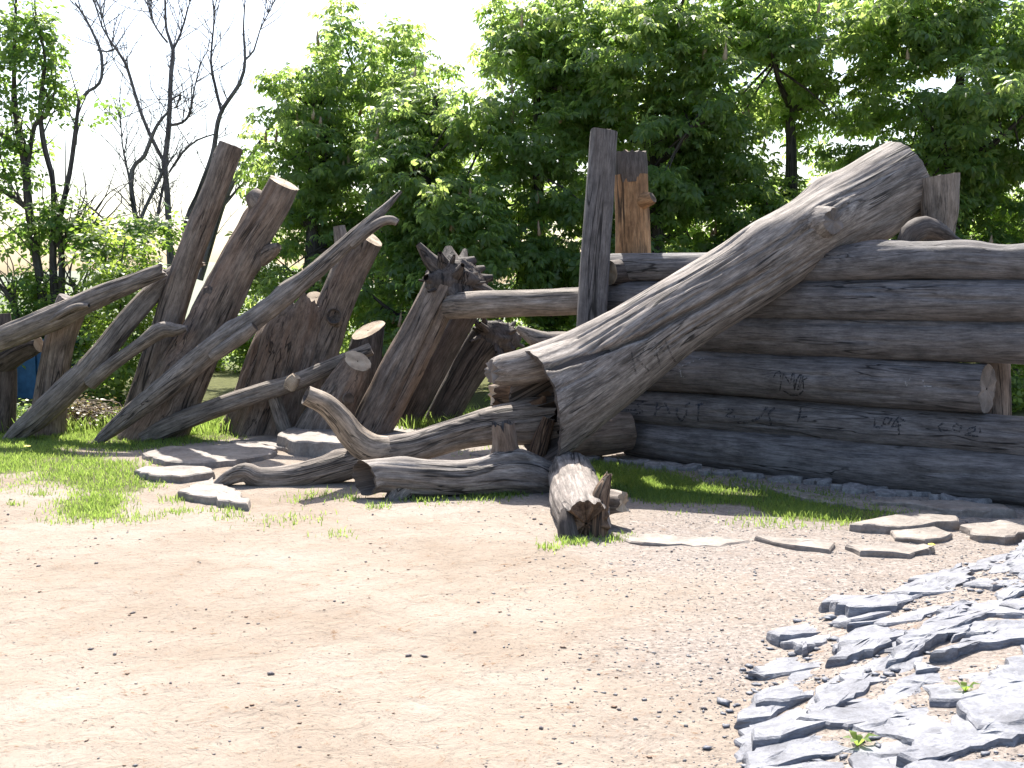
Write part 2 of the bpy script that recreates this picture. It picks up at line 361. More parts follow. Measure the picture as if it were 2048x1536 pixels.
def tube(pts, seg=36, step=0.05, rough=0.10, ridge=0.03, seed=0, square=0.0, flat=1.0,
         bumps=(), grooves=(), cut0=(0, 0), cut1=(0, 0), jag0=0.0, jag1=0.0, ref=(0, -1, 0)):
    """bumps: (frac, theta, amp_in_radii, width_m); grooves: ([(frac, theta)...], width_m, depth_in_radii).
    theta 0 faces the camera, 90 deg is the upper side."""
    C = spline(pts, step)
    c, r = C[:, :3], np.maximum(C[:, 3], 0.002)
    n = len(c)
    t = np.gradient(c, axis=0); t /= np.linalg.norm(t, axis=1)[:, None]
    rf = np.array(ref, dtype=float)
    e1 = rf - (t @ rf)[:, None] * t; e1 /= np.linalg.norm(e1, axis=1)[:, None]
    e2 = np.cross(t, e1)
    up = np.array((0, 0, 1.0)) if abs(rf[2]) < 0.5 else np.array((1.0, 0, 0))
    if (e2 @ up).mean() < 0: e2 = -e2
    s = np.concatenate([[0], np.cumsum(np.linalg.norm(np.diff(c, axis=0), axis=1))]); Ltot = s[-1]
    th = np.arange(seg) / seg * 2 * math.pi
    TH, SS = np.meshgrid(th, s); RR = np.repeat(r[:, None], seg, 1)
    ct, st = np.cos(TH), np.sin(TH)
    rm = float(r.mean())
    q = np.stack([ct * 1.1, st * 1.1, SS / (rm * 3.2)], -1).reshape(-1, 3) + seed * 3.17
    q2 = np.stack([ct * 4.5, st * 4.5, SS / (rm * 5)], -1).reshape(-1, 3) + seed * 1.7
    q3 = np.stack([ct * 9, st * 9, SS / (rm * 2.5)], -1).reshape(-1, 3) + seed * 2.3
    disp = rough * fbm(q, 3, seed).reshape(n, seg) + ridge * (1 - 2 * np.abs(fbm(q2, 2, seed + 5))).reshape(n, seg) + ridge * 0.5 * fbm(q3, 2, seed + 9).reshape(n, seg)
    for fr, tt, amp, w in bumps:
        da = np.abs((TH - math.radians(tt) + math.pi) % (2 * math.pi) - math.pi) * RR
        disp += amp * np.exp(-((da / w) ** 2 + ((SS - fr * Ltot) / (w * 1.5)) ** 2))
    for path, w, dep in grooves:
        fs = np.array([a for a, _ in path]) * Ltot; ts = np.array([b for _, b in path])
        tc = np.radians(np.interp(s, fs, ts)); wob = 0.04 * fbm(np.stack([s * 6, s * 0, s * 0 + seed], 1), 2, seed)
        env = np.clip((s - fs[0] + 0.05) / 0.1, 0, 1) * np.clip((fs[-1] - s) / 0.5, 0, 1)
        da = ((TH - (tc + wob)[:, None] + math.pi) % (2 * math.pi) - math.pi) * RR
        disp -= dep * env[:, None] * np.exp(-(da / w) ** 2)
    rc = np.random.default_rng(1000 + seed)
    if seg >= 44:
        for _ in range(int(4 + Ltot * 4)):
            f0 = rc.uniform(-0.05, 0.9) * Ltot; L_ = rc.uniform(0.25, 0.9); t0 = rc.uniform(-40, 110) + rc.normal(0, 4)
            w = max(0.005, 1.1 * 2 * math.pi * rm / seg); dep = rc.uniform(0.04, 0.11)
            env = np.clip(1 - np.abs((s - f0 - L_ / 2) / (L_ / 2)), 0, 1) ** 0.5
            tc = math.radians(t0) + rc.normal(0, 0.12) * (s - f0) + 0.03 * fbm(np.stack([s * 7, s * 0, s * 0 + t0], 1), 2, seed)
            da = ((TH - tc[:, None] + math.pi) % (2 * math.pi) - math.pi) * RR
            disp -= dep * env[:, None] * np.exp(-(da / w) ** 2)
    if square > 0:
        k = (np.abs(ct) ** 8 + np.abs(st) ** 8) ** (-1 / 8)
        RR = RR * (1 + square * (k - 1))
    R2 = RR * (1 + disp)
    along = np.zeros_like(RR)
    w1 = np.clip((SS - (Ltot - 1.3 * r[-1])) / (1.3 * r[-1]), 0, 1); w0 = np.clip(1 - SS / (1.3 * r[0]), 0, 1)
    along += w1 * RR * (cut1[0] * ct + cut1[1] * st) + w0 * RR * (cut0[0] * ct + cut0[1] * st)
    if jag1: along += w1 ** 2 * jag1 * fbm(np.stack([ct * 4, st * 4, TH * 0 + seed], -1).reshape(-1, 3), 4, seed + 3).reshape(n, seg)
    if jag0: along += w0 ** 2 * jag0 * fbm(np.stack([ct * 4, st * 4, TH * 0 + seed + 9], -1).reshape(-1, 3), 4, seed + 4).reshape(n, seg)
    V = c[:, None, :] + e1[:, None, :] * (R2 * ct)[..., None] + e2[:, None, :] * (R2 * st * flat)[..., None] + t[:, None, :] * along[..., None]
    gc = np.stack([R2 * ct, R2 * st, SS + along], -1)
    i = np.arange(n - 1)[:, None] * seg; j = np.arange(seg)[None, :]; j2 = (j + 1) % seg
    F = np.stack([i + j, i + j2, i + seg + j2, i + seg + j], -1).reshape(-1, 4)
    return dict(v=V.reshape(-1, 3), f=F, gc=gc.reshape(-1, 3), r0=V[0], r1=V[-1], c0=V[0].mean(0), c1=V[-1].mean(0), t0=t[0], t1=t[-1], rad0=r[0], rad1=r[-1], seg=seg, c=c)

def cap(T, end, mat, parent, loc, name='cut_face', depth=0.0, inset=1.0, seed=0):
    """Flat, sunk or hollow end disc as a part of its own."""
    ring = T['r1'] if end else T['r0']; cen = T['c1'] if end else T['c0']; t = T['t1'] if end else -T['t0']
    rad = T['rad1'] if end else T['rad0']; seg = T['seg']
    ks = [1.0, 0.93, 0.85, 0.74, 0.6, 0.4, 0.2, 0.05]
    V, G = [], []
    for k in ks:
        base = cen + (ring - cen) * k * inset
        dz = -depth * min(1.0, max(0.0, 0.93 - k) / 0.2) ** 0.7 if depth >= 0.05 else 0.0
        nz = fbm(base * 14 + seed, 2, seed) * 0.012 * (k < 0.98)
        p = base + np.outer(dz + nz + 0.001, t)
        V.append(p); d = (ring - cen) * k
        G.append(np.stack([d @ np.array((0.8, 0.1, 0.6)), d @ np.array((-0.6, 0.2, 0.8)), d[:, 1]], 1))
    V = np.concatenate(V); G = np.concatenate(G)
    i = np.arange(len(ks) - 1)[:, None] * seg; j = np.arange(seg)[None, :]; j2 = (j + 1) % seg
    F = np.stack([i + j, i + j2, i + seg + j2, i + seg + j], -1).reshape(-1, 4)
    if not end: F = F[:, ::-1]
    return mesh_obj(name, V, F.copy(), mat, parent, loc, gc=G)

def pp(lst):
    return [(P(a, b, d), RP(r, d)) for a, b, d, r in lst]
def log(parent, part, lst, mat, loc, world_pts=False, ends=('end_grey', 'end_grey'), **kw):
    depth = kw.pop('depth', (0, 0))
    rk = kw.pop('rk', 1.0)
    T = tube([(q, r * rk) for q, r in (lst if world_pts else pp(lst))], **kw)
    o = mesh_obj(part, T['v'], T['f'], mat, parent, loc, gc=T['gc'])
    for e in (0, 1):
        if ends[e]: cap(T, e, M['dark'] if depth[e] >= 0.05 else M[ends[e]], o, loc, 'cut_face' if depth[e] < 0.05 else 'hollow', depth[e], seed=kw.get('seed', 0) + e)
    o['T'] = 0
    del o['T']
    return o, T

# ------------------------------------------------------------------ ground
_bx = [(1470, 1536), (1500, 1400), (1590, 1250), (1720, 1205), (1850, 1165), (2060, 1105)]
_bw = [P(a, b, 1) for a, b in _bx]
def flat_hit(px, py, z=0.0):
    r = ray(px, py); return Vector((0, 0, CAMZ)) + r * ((z - CAMZ) / r.z)
_bp = [flat_hit(a, b) for a, b in _bx]
_by = np.array([1.5] + [p.y for p in _bp] + [8.5]); _bxx = np.array([0.45] + [p.x for p in _bp] + [5.2])
def height(x, y):
    x = np.asarray(x, dtype=float); y = np.asarray(y, dtype=float)
    d = np.clip(x - np.interp(y, _by, _bxx), 0, None)
    bank = 0.34 * (1 - np.exp(-d / 1.1))
    near = np.clip((16 - y) / 4, 0, 1)
    z = 0.022 * fbm(np.stack([x * 0.55, y * 0.55, x * 0], -1).reshape(-1, 3), 3, 3).reshape(x.shape)
    z = z + (0.012 * fbm(np.stack([x * 3, y * 3, x * 0], -1).reshape(-1, 3), 3, 8).reshape(x.shape)) * near
    drop = np.clip(y - 22, 0, 100)
    return z + bank - 0.06 * drop
def hz(x, y): return float(height(np.array([x]), np.array([y]))[0])
def G(px, py, lift=0.0):
    z = 0.0
    for _ in range(7):
        p = flat_hit(px, py, z + lift); z = hz(p.x, p.y)
    return p
def in_poly(x, y, poly):
    x = np.asarray(x); y = np.asarray(y); c = np.zeros(x.shape, bool); n = len(poly)
    for i in range(n):
        x1, y1 = poly[i]; x2, y2 = poly[(i + 1) % n]
        k = ((y1 > y) != (y2 > y)) & (x < (x2 - x1) * (y - y1) / (y2 - y1 + 1e-12) + x1)
        c ^= k
    return c
def gpoly(lst): return [(p.x, p.y) for p in (flat_hit(a, b) for a, b in lst)]
turf_l = gpoly([(-500, 935), (-60, 955), (60, 948), (130, 975), (200, 985), (290, 980), (300, 965), (240, 935), (190, 915), (140, 905), (110, 893), (280, 898), (330, 892), (440, 880), (520, 868), (560, 858), (560, 840), (350, 845), (200, 850), (-600, 850)])
turf_l2 = gpoly([(125, 1000), (190, 985), (240, 1000), (225, 1035), (180, 1040), (130, 1025)])
turf_r = gpoly([(1170, 925), (1290, 945), (1480, 965), (1620, 985), (1800, 1010), (1760, 1030), (1690, 1052), (1560, 1030), (1420, 1012), (1290, 1005), (1215, 985), (1180, 960)])

def axis_coords(lo, hi, st, far, grow=1.18):
    a = list(np.arange(lo, hi + 1e-6, st)); d = st
    x = hi
    right = []
    while x < far:
        d *= grow; x += d; right.append(x)
    x = lo; d = st; left = []
    while x > -far:
        d *= grow; x -= d; left.append(x)
    return np.array(left[::-1] + a + right)
xs = axis_coords(-6.5, 6.0, 0.055, 700)
ys = axis_coords(2.0, 13.0, 0.055, 700)
X, Y = np.meshgrid(xs, ys)
Z = height(X, Y)
nx_, ny_ = len(xs), len(ys)
ii = (np.arange(ny_ - 1)[:, None] * nx_ + np.arange(nx_ - 1)[None, :])
GF = np.stack([ii, ii + 1, ii + nx_ + 1, ii + nx_], -1).reshape(-1, 4)
xf, yf = X.ravel(), Y.ravel()
nz = fbm(np.stack([xf * 1.3, yf * 1.3, xf * 0], 1), 3, 21)
zone = np.zeros((len(xf), 4)); zone[:, 3] = 1
zone[:, 0] = np.clip(np.clip((xf - 0.1 + nz * 0.9) / 1.2, 0, 1) * 0.9 + np.clip((yf - 7.4 + nz) / 1.5, 0, 0.5) * (xf > -1), 0, 1)
jx, jy = xf + nz * 0.12, yf + nz * 0.25
soil = in_poly(jx, jy, turf_l) | in_poly(jx, jy, turf_l2) | in_poly(jx, jy, turf_r)
wallside = np.clip((yf - (11.9 + nz * 0.4)) / 0.5, 0, 1)
zone[:, 1] = np.maximum(soil * 0.85, wallside)
zone[:, 2] = np.clip((yf - 19) / 6, 0, 1)
far_ = (yf < -3) | (np.abs(xf) > 14)
zone[:, 1] = np.where(far_, np.maximum(zone[:, 1], 0.5), zone[:, 1])
g = mesh_obj('ground', np.stack([xf, yf, Z.ravel()], 1), GF, M['ground'], zone=zone)
g['kind'] = 'structure'; g['label'] = 'pale sandy playground ground with gravel and bark crumbs'

# ------------------------------------------------------------------ far hill
hx = np.linspace(-260, 260, 90); hy = np.linspace(150, 300, 30)
HX, HY = np.meshgrid(hx, hy)
HZ = -9 + 16 * np.sin(np.clip((HY - 150) / 150, 0, 1) * math.pi) * (0.7 + 0.5 * fbm(np.stack([HX.ravel() / 60, HY.ravel() / 60, HX.ravel() * 0], 1), 3, 5).reshape(HX.shape)) + 1.5 * fbm(np.stack([HX.ravel() / 7, HY.ravel() / 7, HX.ravel() * 0], 1), 2, 9).reshape(HX.shape)
k = (np.arange(29)[:, None] * 90 + np.arange(89)[None, :])
hill = mesh_obj('hill', np.stack([HX.ravel(), HY.ravel(), HZ.ravel()], 1), np.stack([k, k + 1, k + 91, k + 90], -1).reshape(-1, 4), stone('hill_woods', (0.05, 0.075, 0.035), (0.09, 0.12, 0.05), (0.15, 0.17, 0.08), 0.15, 0.5))
hill['kind'] = 'structure'; hill['label'] = 'far low wooded hill glimpsed through the leaves'

# ------------------------------------------------------------------ flat stones
def slab_mesh(poly, mat, name, parent=None, thick=0.1, lift=0.02, tilt=(0, 0), rng=None, bumpz=0.012, label=None, cat=None, group=None, dens=0.06, maxh=None):
    """poly: world xy outline of the upper face; the sides go down into the ground."""
    rng = rng or random
    pts = []
    n = len(poly)
    for i in range(n):
        a = Vector(poly[i]); b = Vector(poly[(i + 1) % n]); L = (b - a).length
        m = max(1, int(L / dens))
        nrm = Vector((-(b - a).y, (b - a).x)).normalized() if L > 1e-6 else Vector((0, 0))
        for q in range(m):
            p = a.lerp(b, q / m)
            if q: p = p + nrm * rng.uniform(-1, 1) * min(0.03, L * 0.07)
            pts.append((p.x, p.y))
    o = np.array(pts); c = o.mean(0)
    zc = hz(c[0], c[1])
    sd = rng.random() * 50
    ks = [1.0, 0.96, 0.8, 0.6, 0.4, 0.2]
    V = []
    def ztop(xy, edge):
        z = height(xy[:, 0], xy[:, 1]) * 0.6 + zc * 0.4 + lift + (xy[:, 0] - c[0]) * tilt[0] + (xy[:, 1] - c[1]) * tilt[1]
        z = z + bumpz * fbm(np.stack([xy[:, 0] * 6, xy[:, 1] * 6, xy[:, 0] * 0 + sd], 1), 3, 4)
        stp = fbm(np.stack([xy[:, 0] * 2.2 + xy[:, 1] * 1.2, xy[:, 1] * 3.0, xy[:, 0] * 0 + sd + 4], 1), 2, 6)
        z = z + bumpz * 1.2 * np.round(stp * 3) / 3
        return z - edge
    low = c + (o - c) * 1.04
    V.append(np.column_stack([low, height(low[:, 0], low[:, 1]) - thick]))
    midp = c + (o - c) * 1.015 + RNG.normal(0, 0.004, o.shape)
    zt = ztop(o, 0.0)
    V.append(np.column_stack([midp, zt - np.clip((zt - (height(o[:, 0], o[:, 1]) - 0.02)) * 0.5, 0.01, 0.2)]))
    for kk in ks:
        xy = c + (o - c) * kk
        V.append(np.column_stack([xy, ztop(xy, 0.008 if kk == 1.0 else 0)]))
    m = len(o); V = np.vstack(V + [np.array([[c[0], c[1], ztop(c[None], 0)[0]]])])
    F = []
    for rr in range(len(ks) + 1):
        for q in range(m):
            F.append((rr * m + q, rr * m + (q + 1) % m, (rr + 1) * m + (q + 1) % m, (rr + 1) * m + q))
    top = (len(ks) + 1) * m; ce = len(V) - 1
    for q in range(m): F.append((top + q, top + (q + 1) % m, ce))
    area = sum(o[q][0] * o[(q + 1) % m][1] - o[(q + 1) % m][0] * o[q][1] for q in range(m))
    if area < 0: F = [f[::-1] for f in F]
    loc = (float(c[0]), float(c[1]), zc)
    ob = mesh_obj(name, V, F, mat, parent, loc if parent is None else (0, 0, 0), smooth=False)
    if label: tag(ob, label, cat, group)
    return ob

rs = random.Random(5)
# slate bank (bottom right): earth bank is part of the ground sheet; slabs are its pieces
bank = bpy.data.objects.new('slate_bank', None); COL.objects.link(bank); bank['kind'] = 'structure'
bank['label'] = 'sloping bank of tilted blue-grey slate slabs'
SL = [
 [(370,650),(690,550),(755,590),(730,640),(560,740),(520,700)],
 [(880,580),(960,520),(1160,455),(1200,480),(1030,545)],
 [(920,610),(1200,480),(1340,370),(1590,275),(1650,310),(1480,390),(1460,440),(1370,530),(1180,580)],
 [(740,440),(800,380),(1130,370),(1480,280),(1350,350),(1180,440),(900,470)],
 [(1560,262),(1640,210),(1800,175),(1800,230),(1700,255)],
 [(1740,320),(1780,250),(1900,190),(2048,90),(2160,60),(2100,150),(1950,240),(1840,330)],
 [(1380,560),(1560,440),(1760,350),(1720,420),(1500,540)],
 [(770,790),(900,690),(1150,620),(1350,550),(1300,610),(1100,710),(880,775)],
 [(240,900),(400,800),(740,730),(780,760),(700,830),(480,880)],
 [(280,1105),(470,950),(780,845),(650,920),(620,1030),(480,1085)],
 [(1160,790),(1260,660),(1400,640),(1680,570),(1640,620),(1430,680),(1260,765)],
 [(1400,590),(1500,545),(1800,430),(2048,350),(2180,330),(2150,480),(2048,510),(1800,500),(1700,545),(1450,625)],
 [(1480,760),(1700,660),(2048,540),(2180,520),(2160,640),(2048,660),(1760,690),(1560,755)],
 [(640,1110),(900,880),(1230,780),(1310,830),(1050,950),(830,1080),(660,1150)],
 [(1030,1100),(1200,980),(1500,850),(1600,830),(1690,890),(1400,1010),(1200,1105)],
 [(1330,885),(1320,825),(1500,790),(1450,860)],
 [(600,1230),(780,1140),(1600,1150),(1680,1220),(1500,1310),(1300,1350),(1050,1270),(700,1240)],
 [(1270,1450),(1400,1340),(1600,1280),(2048,1230),(2250,1220),(2240,1290),(2048,1320),(1600,1410),(1380,1470)],
 [(1640,1090),(1800,960),(2048,820),(2260,780),(2250,1140),(2048,1180),(1760,1220),(1700,1140)],
 [(130,1450),(200,1210),(500,1140),(440,1230),(280,1320),(230,1420)],
 [(220,1490),(285,1340),(560,1320),(880,1375),(760,1435),(500,1500),(400,1536),(230,1570)],
 [(480,1580),(620,1500),(840,1480),(820,1600)],
 [(900,1490),(1000,1430),(1150,1470),(1140,1620),(920,1620)],
 [(1310,1540),(1500,1475),(2048,1480),(2250,1480),(2250,1640),(1300,1640)],
 [(1880,330),(2040,240),(2200,210),(2200,300),(2048,330),(1920,370)],
 [(1960,160),(2070,120),(2250,70),(2250,170),(2060,220)],
 [(1810,600),(1880,570),(1900,590),(1840,620)],
 [(1700,600),(1740,540),(1780,560),(1750,610)],
 [(1240,370),(1440,300),(1480,300),(1300,370)],
 [(820,1110),(1010,1065),(1020,1100),(900,1115)],
 [(2060,700),(2250,660),(2260,760),(2080,800)],
 [(590,1160),(700,1140),(660,1190)],
]
for i, zp in enumerate(SL):
    cx = sum(a for a, _ in zp) / len(zp); cy = sum(b for _, b in zp) / len(zp)
    big = len(zp) > 5
    lift = rs.uniform(-0.006, 0.022) + (0.006 if big else 0)
    poly = []
    for a, b in zp:
        a = cx + (a - cx) * 1.16; b = cy + (b - cy) * 1.32
        q = G(1440 + a * 0.2969, 1080 + b * 0.2969, lift); poly.append((q.x, q.y))
    slab_mesh(poly, M['slate'], 'slate_slab', bank, 0.12, lift, (rs.uniform(-0.05, 0.06), -rs.uniform(-0.02, 0.11)), rs, 0.018, dens=0.03)

def bank_depth(x, y): return x - float(np.interp(y, _by, _bxx))
base_sl = []
for k in range(900):
    y = rs.uniform(2.9, 6.5); x = rs.uniform(0.7, 3.7)
    if bank_depth(x, y) < 0.10 or x > 0.56 * y + 0.1: continue
    if any(((x - a) * 0.8 + (y - b) * 0.6) ** 2 / 0.30 ** 2 + ((y - b) * 0.8 - (x - a) * 0.6) ** 2 / 0.17 ** 2 < 1 for a, b in base_sl): continue
    base_sl.append((x, y))
for x, y in base_sl:
    L_, W_ = rs.uniform(0.19, 0.27), rs.uniform(0.10, 0.14); an = math.atan2(0.6, 0.8) + rs.uniform(-0.25, 0.25)
    poly = []
    for q in range(7):
        A = q / 7 * 2 * math.pi + rs.uniform(-0.3, 0.3); u, w = math.cos(A) * L_ * rs.uniform(0.8, 1.15), math.sin(A) * W_ * rs.uniform(0.8, 1.15)
        poly.append((x + u * math.cos(an) - w * math.sin(an), y + u * math.sin(an) + w * math.cos(an)))
    slab_mesh(poly, M['slate'], 'slate_slab', bank, 0.10, rs.uniform(-0.012, 0.012), (rs.uniform(-0.08, 0.08), -rs.uniform(-0.04, 0.14)), rs, 0.016, dens=0.05)

STONES = [
 ([(285,905),(350,893),(440,888),(520,886),(550,893),(545,906),(470,921),(400,926),(330,922)], 0.05, 'broad flat grey rock striped by log shadows on the grass edge'),
 ([(268,938),(290,930),(410,933),(428,943),(360,952),(300,948)], 0.06, 'thick pale slab with dark front edge beside the grass'),
 ([(355,985),(390,962),(425,950),(500,998),(495,1008),(470,1004),(400,992)], 0.05, 'pale pointed rock lying at the left tip of the fallen log'),
 ([(460,880),(500,873),(600,880),(640,896),(600,902),(520,888)], 0.033, 'thin long dark-edged slab behind the broad flat rock'),
 ([(555,868),(600,846),(700,850),(730,862),(745,880),(690,890),(600,884)], 0.13, 'thick rough boulder slab behind the fallen branch'),
 ([(730,851),(830,853),(900,868),(890,880),(800,884),(745,872)], 0.055, 'sunlit flat slab at the feet of the leaning trunks'),
 ([(1235,1066),(1320,1062),(1500,1078),(1440,1088),(1260,1081)], 0.019, 'long low slab right of the log pointing at the camera'),
 ([(1510,1072),(1600,1075),(1670,1086),(1660,1098),(1590,1091)], 0.028, 'broken brown slab in the middle of the gravel edge'),
 ([(1690,1090),(1850,1089),(1868,1096),(1820,1108),(1720,1103)], 0.028, 'layered slab with a dandelion at its right end'),
 ([(1700,1048),(1780,1037),(1915,1033),(1918,1046),(1800,1055)], 0.044, 'dark-edged slab at the tip of the wall shadow'),
 ([(1780,1060),(1870,1053),(1905,1068),(1850,1082),(1790,1073)], 0.028, 'small rounded slab below the dark-edged slab'),
 ([(1920,1046),(2080,1034),(2110,1056),(2010,1072),(1955,1066)], 0.055, 'big pale slab at the right edge before the log wall'),
 ([(1540,975),(1700,996),(1850,1006),(1990,1012),(1960,1026),(1800,1020),(1600,992)], 0.028, 'long shaded slab along the foot of the log wall'),
 ([(940,905),(1010,890),(1060,905),(1010,915)], 0.028, 'small slab in shade behind the hollow log'),
 ([(1740,1000),(1900,1003),(2010,1010),(2030,1022),(1900,1018)], 0.050, 'shaded slab touching the lowest wall log'),
]
for poly_px, lift, lab in STONES:
    poly = []
    for a, b in poly_px:
        q = G(a, b, lift); poly.append((q.x, q.y))
    slab_mesh(poly, M['slab'], 'stone_slab', None, 0.08, lift, (0, 0), rs, 0.016, lab, 'stone', 'flat stone slabs on the ground', dens=0.07)

# ------------------------------------------------------------------ the log wall
WA, WB = Vector((1.02, 10.15)), Vector((3.68, 7.85))      # foot of the wall, left and right
def wall_depth(px, off=0.0):
    k = (px - 1024) / FPX
    dx, dy = WB.x - WA.x, WB.y - WA.y
    t = (k * WA.y - WA.x) / (dx - k * dy)
    return WA.y + t * dy + off
wall_logs = []
WL = [  # (left px, py, r px), (mid ...), ..., name label
 ('top', [(1222,537,27),(1400,533,26),(1650,533,33),(1850,523,35),(2048,530,33),(2330,520,38)], 0.05, 'topmost knotty log of the wall, its upper edge catching the sun'),
 ('second', [(1205,600,34),(1400,600,35),(1700,600,38),(2048,602,39),(2330,602,44)], 0.0, 'second log from the top of the wall'),
 ('third', [(1225,666,36),(1450,668,38),(1750,676,41),(2048,683,43),(2330,690,50)], 0.03, 'third log of the wall, without writing'),
 ('fourth', [(1225,735,38),(1450,746,41),(1750,764,45),(1975,778,47)], 0.0, 'short fourth wall log ending early at the right, scribbled with black'),
 ('fifth', [(1225,812,33),(1450,827,36),(1750,852,40),(2048,878,43),(2330,905,52)], 0.03, 'fifth wall log covered with dark graffiti letters'),
 ('bottom', [(1262,876,34),(1450,900,42),(1750,932,50),(2048,958,53),(2330,985,60)], -0.02, 'thick lowest wall log lying on the rubble'),
]
for i, (nm, pts, off, lab) in enumerate(WL):
    wp = [(P(a, b, wall_depth(a, off)), RP(r * 1.06, wall_depth(a, off))) for a, b, r in pts]
    base = wp[0][0]
    t = thing('wall_log', lab, 'log', base, 'logs of the stacked wall')
    bm_ = [(0.3, 20, 0.10, 0.12), (0.55, -20, 0.08, 0.15), (0.75, 10, 0.07, 0.1)] if i else [(0.56, 60, 0.35, 0.17), (0.72, 75, 0.22, 0.14), (0.82, 60, 0.3, 0.13), (0.9, 40, 0.2, 0.1)]
    if i == 3: bm_ = [(0.2, 15, 0.22, 0.12), (0.55, 0, 0.2, 0.13), (0.68, 25, 0.12, 0.2)]
    o, T = log(t, 'trunk', wp, M['wall'], base, True, seg=80, step=0.04, rough=0.06, ridge=0.025, seed=30 + i, bumps=bm_, jag0=0.04, jag1=0.02)
    wall_logs.append((t, T, base))
# post closing the gap where the short log ends
t = thing('post', 'brown split post standing in the gap at the end of the short wall log', 'post', P(1992, 1000, 8.35))
log(t, 'trunk', [(1985,1010,8.35,34),(1990,900,8.35,32),(1992,800,8.35,28),(1990,700,8.35,26)], M['brown'], t.location, seg=30, seed=61, ridge=0.08)
# short log that shoves out left of the wall foot
t = thing('log_end', 'short log with sunlit rim sticking out at the left foot of the wall', 'log', P(1190, 900, 9.85))
log(t, 'trunk', [(1085,880,9.75,38),(1150,874,9.8,42),(1220,866,9.85,43),(1256,862,9.9,40)], M['brown'], t.location, seg=48, seed=63, ends=('end_dark', 'end'), rough=0.07)
# orange-edged short stub on the second tier
t = thing('log_stub', 'short dark log stub wedged between plank post and peeled post', 'log', P(1235, 540, 10.2))
log(t, 'trunk', [(1218,545,10.05,24),(1250,543,10.15,26),(1320,540,10.25,26)], M['dark'], t.location, seg=36, seed=64, ends=('end', 'end_dark'))

# graffiti: thin ribbons of paint lying on the log surface
def ribbon(target, strokes, w, mat, name='graffiti_stroke'):
    t, T, base = target
    bvh = BVHTree.FromPolygons([tuple(v) for v in T['v']], [tuple(f) for f in T['f']])
    o = Vector((0, 0, CAMZ))
    for st in strokes:
        V, F = [], []
        pts = []
        for (a, b), (c, d) in zip(st[:-1], st[1:]):
            n = max(1, int(math.hypot(c - a, d - b) / 4))
            pts += [(a + (c - a) * q / n, b + (d - b) * q / n) for q in range(n)]
        pts.append(st[-1])
        prev = None
        for q, (a, b) in enumerate(pts):
            a2, b2 = pts[min(q + 1, len(pts) - 1)]; a1, b1 = pts[max(q - 1, 0)]
            dx, dy = a2 - a1, b2 - b1; L = math.hypot(dx, dy) or 1
            ww = w * random.uniform(0.75, 1.15)
            row = []
            for sgn in (-1, 1):
                h = bvh.ray_cast(o, ray(a - dy / L * ww * sgn, b + dx / L * ww * sgn).normalized())
                if h[0] is None: row = None; break
                nn = h[1] if h[1].y < 0 else -h[1]
                row.append(h[0] + nn * 0.003)
            if row is None: prev = None; continue
            k = len(V); V += [tuple(row[0]), tuple(row[1])]
            if prev is not None: F.append((prev, prev + 1, k + 1, k))
            prev = k
        if F: mesh_obj(name, V, F, mat, t, base, smooth=False)
z1 = lambda L: [(1200 + a * 0.25, 620 + b * 0.25) for a, b in L]
z2 = lambda L: [(1536 + a * 0.25, 620 + b * 0.25) for a, b in L]
ribbon(wall_logs[3], [z1([(1390,540),(1410,500),(1440,490),(1445,530),(1450,570),(1440,640),(1480,650),(1530,680),(1590,680),(1630,640),(1625,560),(1660,545)]),
                      z1([(1460,560),(1470,510),(1500,555),(1520,590),(1540,510),(1552,505),(1555,640),(1575,560),(1600,520),(1612,520),(1580,640),(1600,620),(1625,530)])], 1.6, M['paint_black'])
ribbon(wall_logs[3], [z2([(1090,540),(1110,610),(1140,540)]), z2([(1240,560),(1250,610),(1320,610)]), z1([(640,460),(650,530),(690,545)]), z1([(655,445),(860,375)])], 1.3, M['paint_pale'], 'scratch')
ribbon(wall_logs[4], [z1([(400,650),(310,660),(300,700)]), z1([(350,735),(300,760),(345,815),(285,835)]), z1([(210,800),(300,800)]), z1([(460,740),(450,800),(435,850)]), z1([(520,740),(560,830)]), z1([(455,800),(530,760)]),
                      z1([(620,780),(610,830),(650,890),(690,840),(690,765),(720,740)]), z1([(790,750),(785,890)]), z1([(765,765),(835,745)]), z1([(1000,790),(1070,800),(1010,850),(1080,855)]),
                      z1([(1100,900),(1200,895),(1280,860),(1340,770)]), z1([(1400,780),(1350,830),(1370,920)])], 2.2, M['paint_blue'])
ribbon(wall_logs[4], [z1([(1610,780),(1600,830),(1580,900)]), z1([(1590,860),(1660,855)]), z2([(862,860),(850,935),(900,945)]), z2([(905,945),(940,860),(992,870),(965,912),(925,912)]),
                      z2([(985,945),(1035,865),(1050,1000)]), z2([(1000,932),(1065,922)]), z2([(1040,860),(1100,890)]), z2([(1410,900),(1362,930),(1385,972),(1440,960)]), z2([(1480,945),(1505,910),(1552,930),(1530,972),(1490,962),(1480,945)]),
                      z2([(1595,962),(1660,932),(1655,968),(1575,1000),(1685,1012)]), z2([(1690,940),(1702,990)])], 2.1, M['paint_black'])

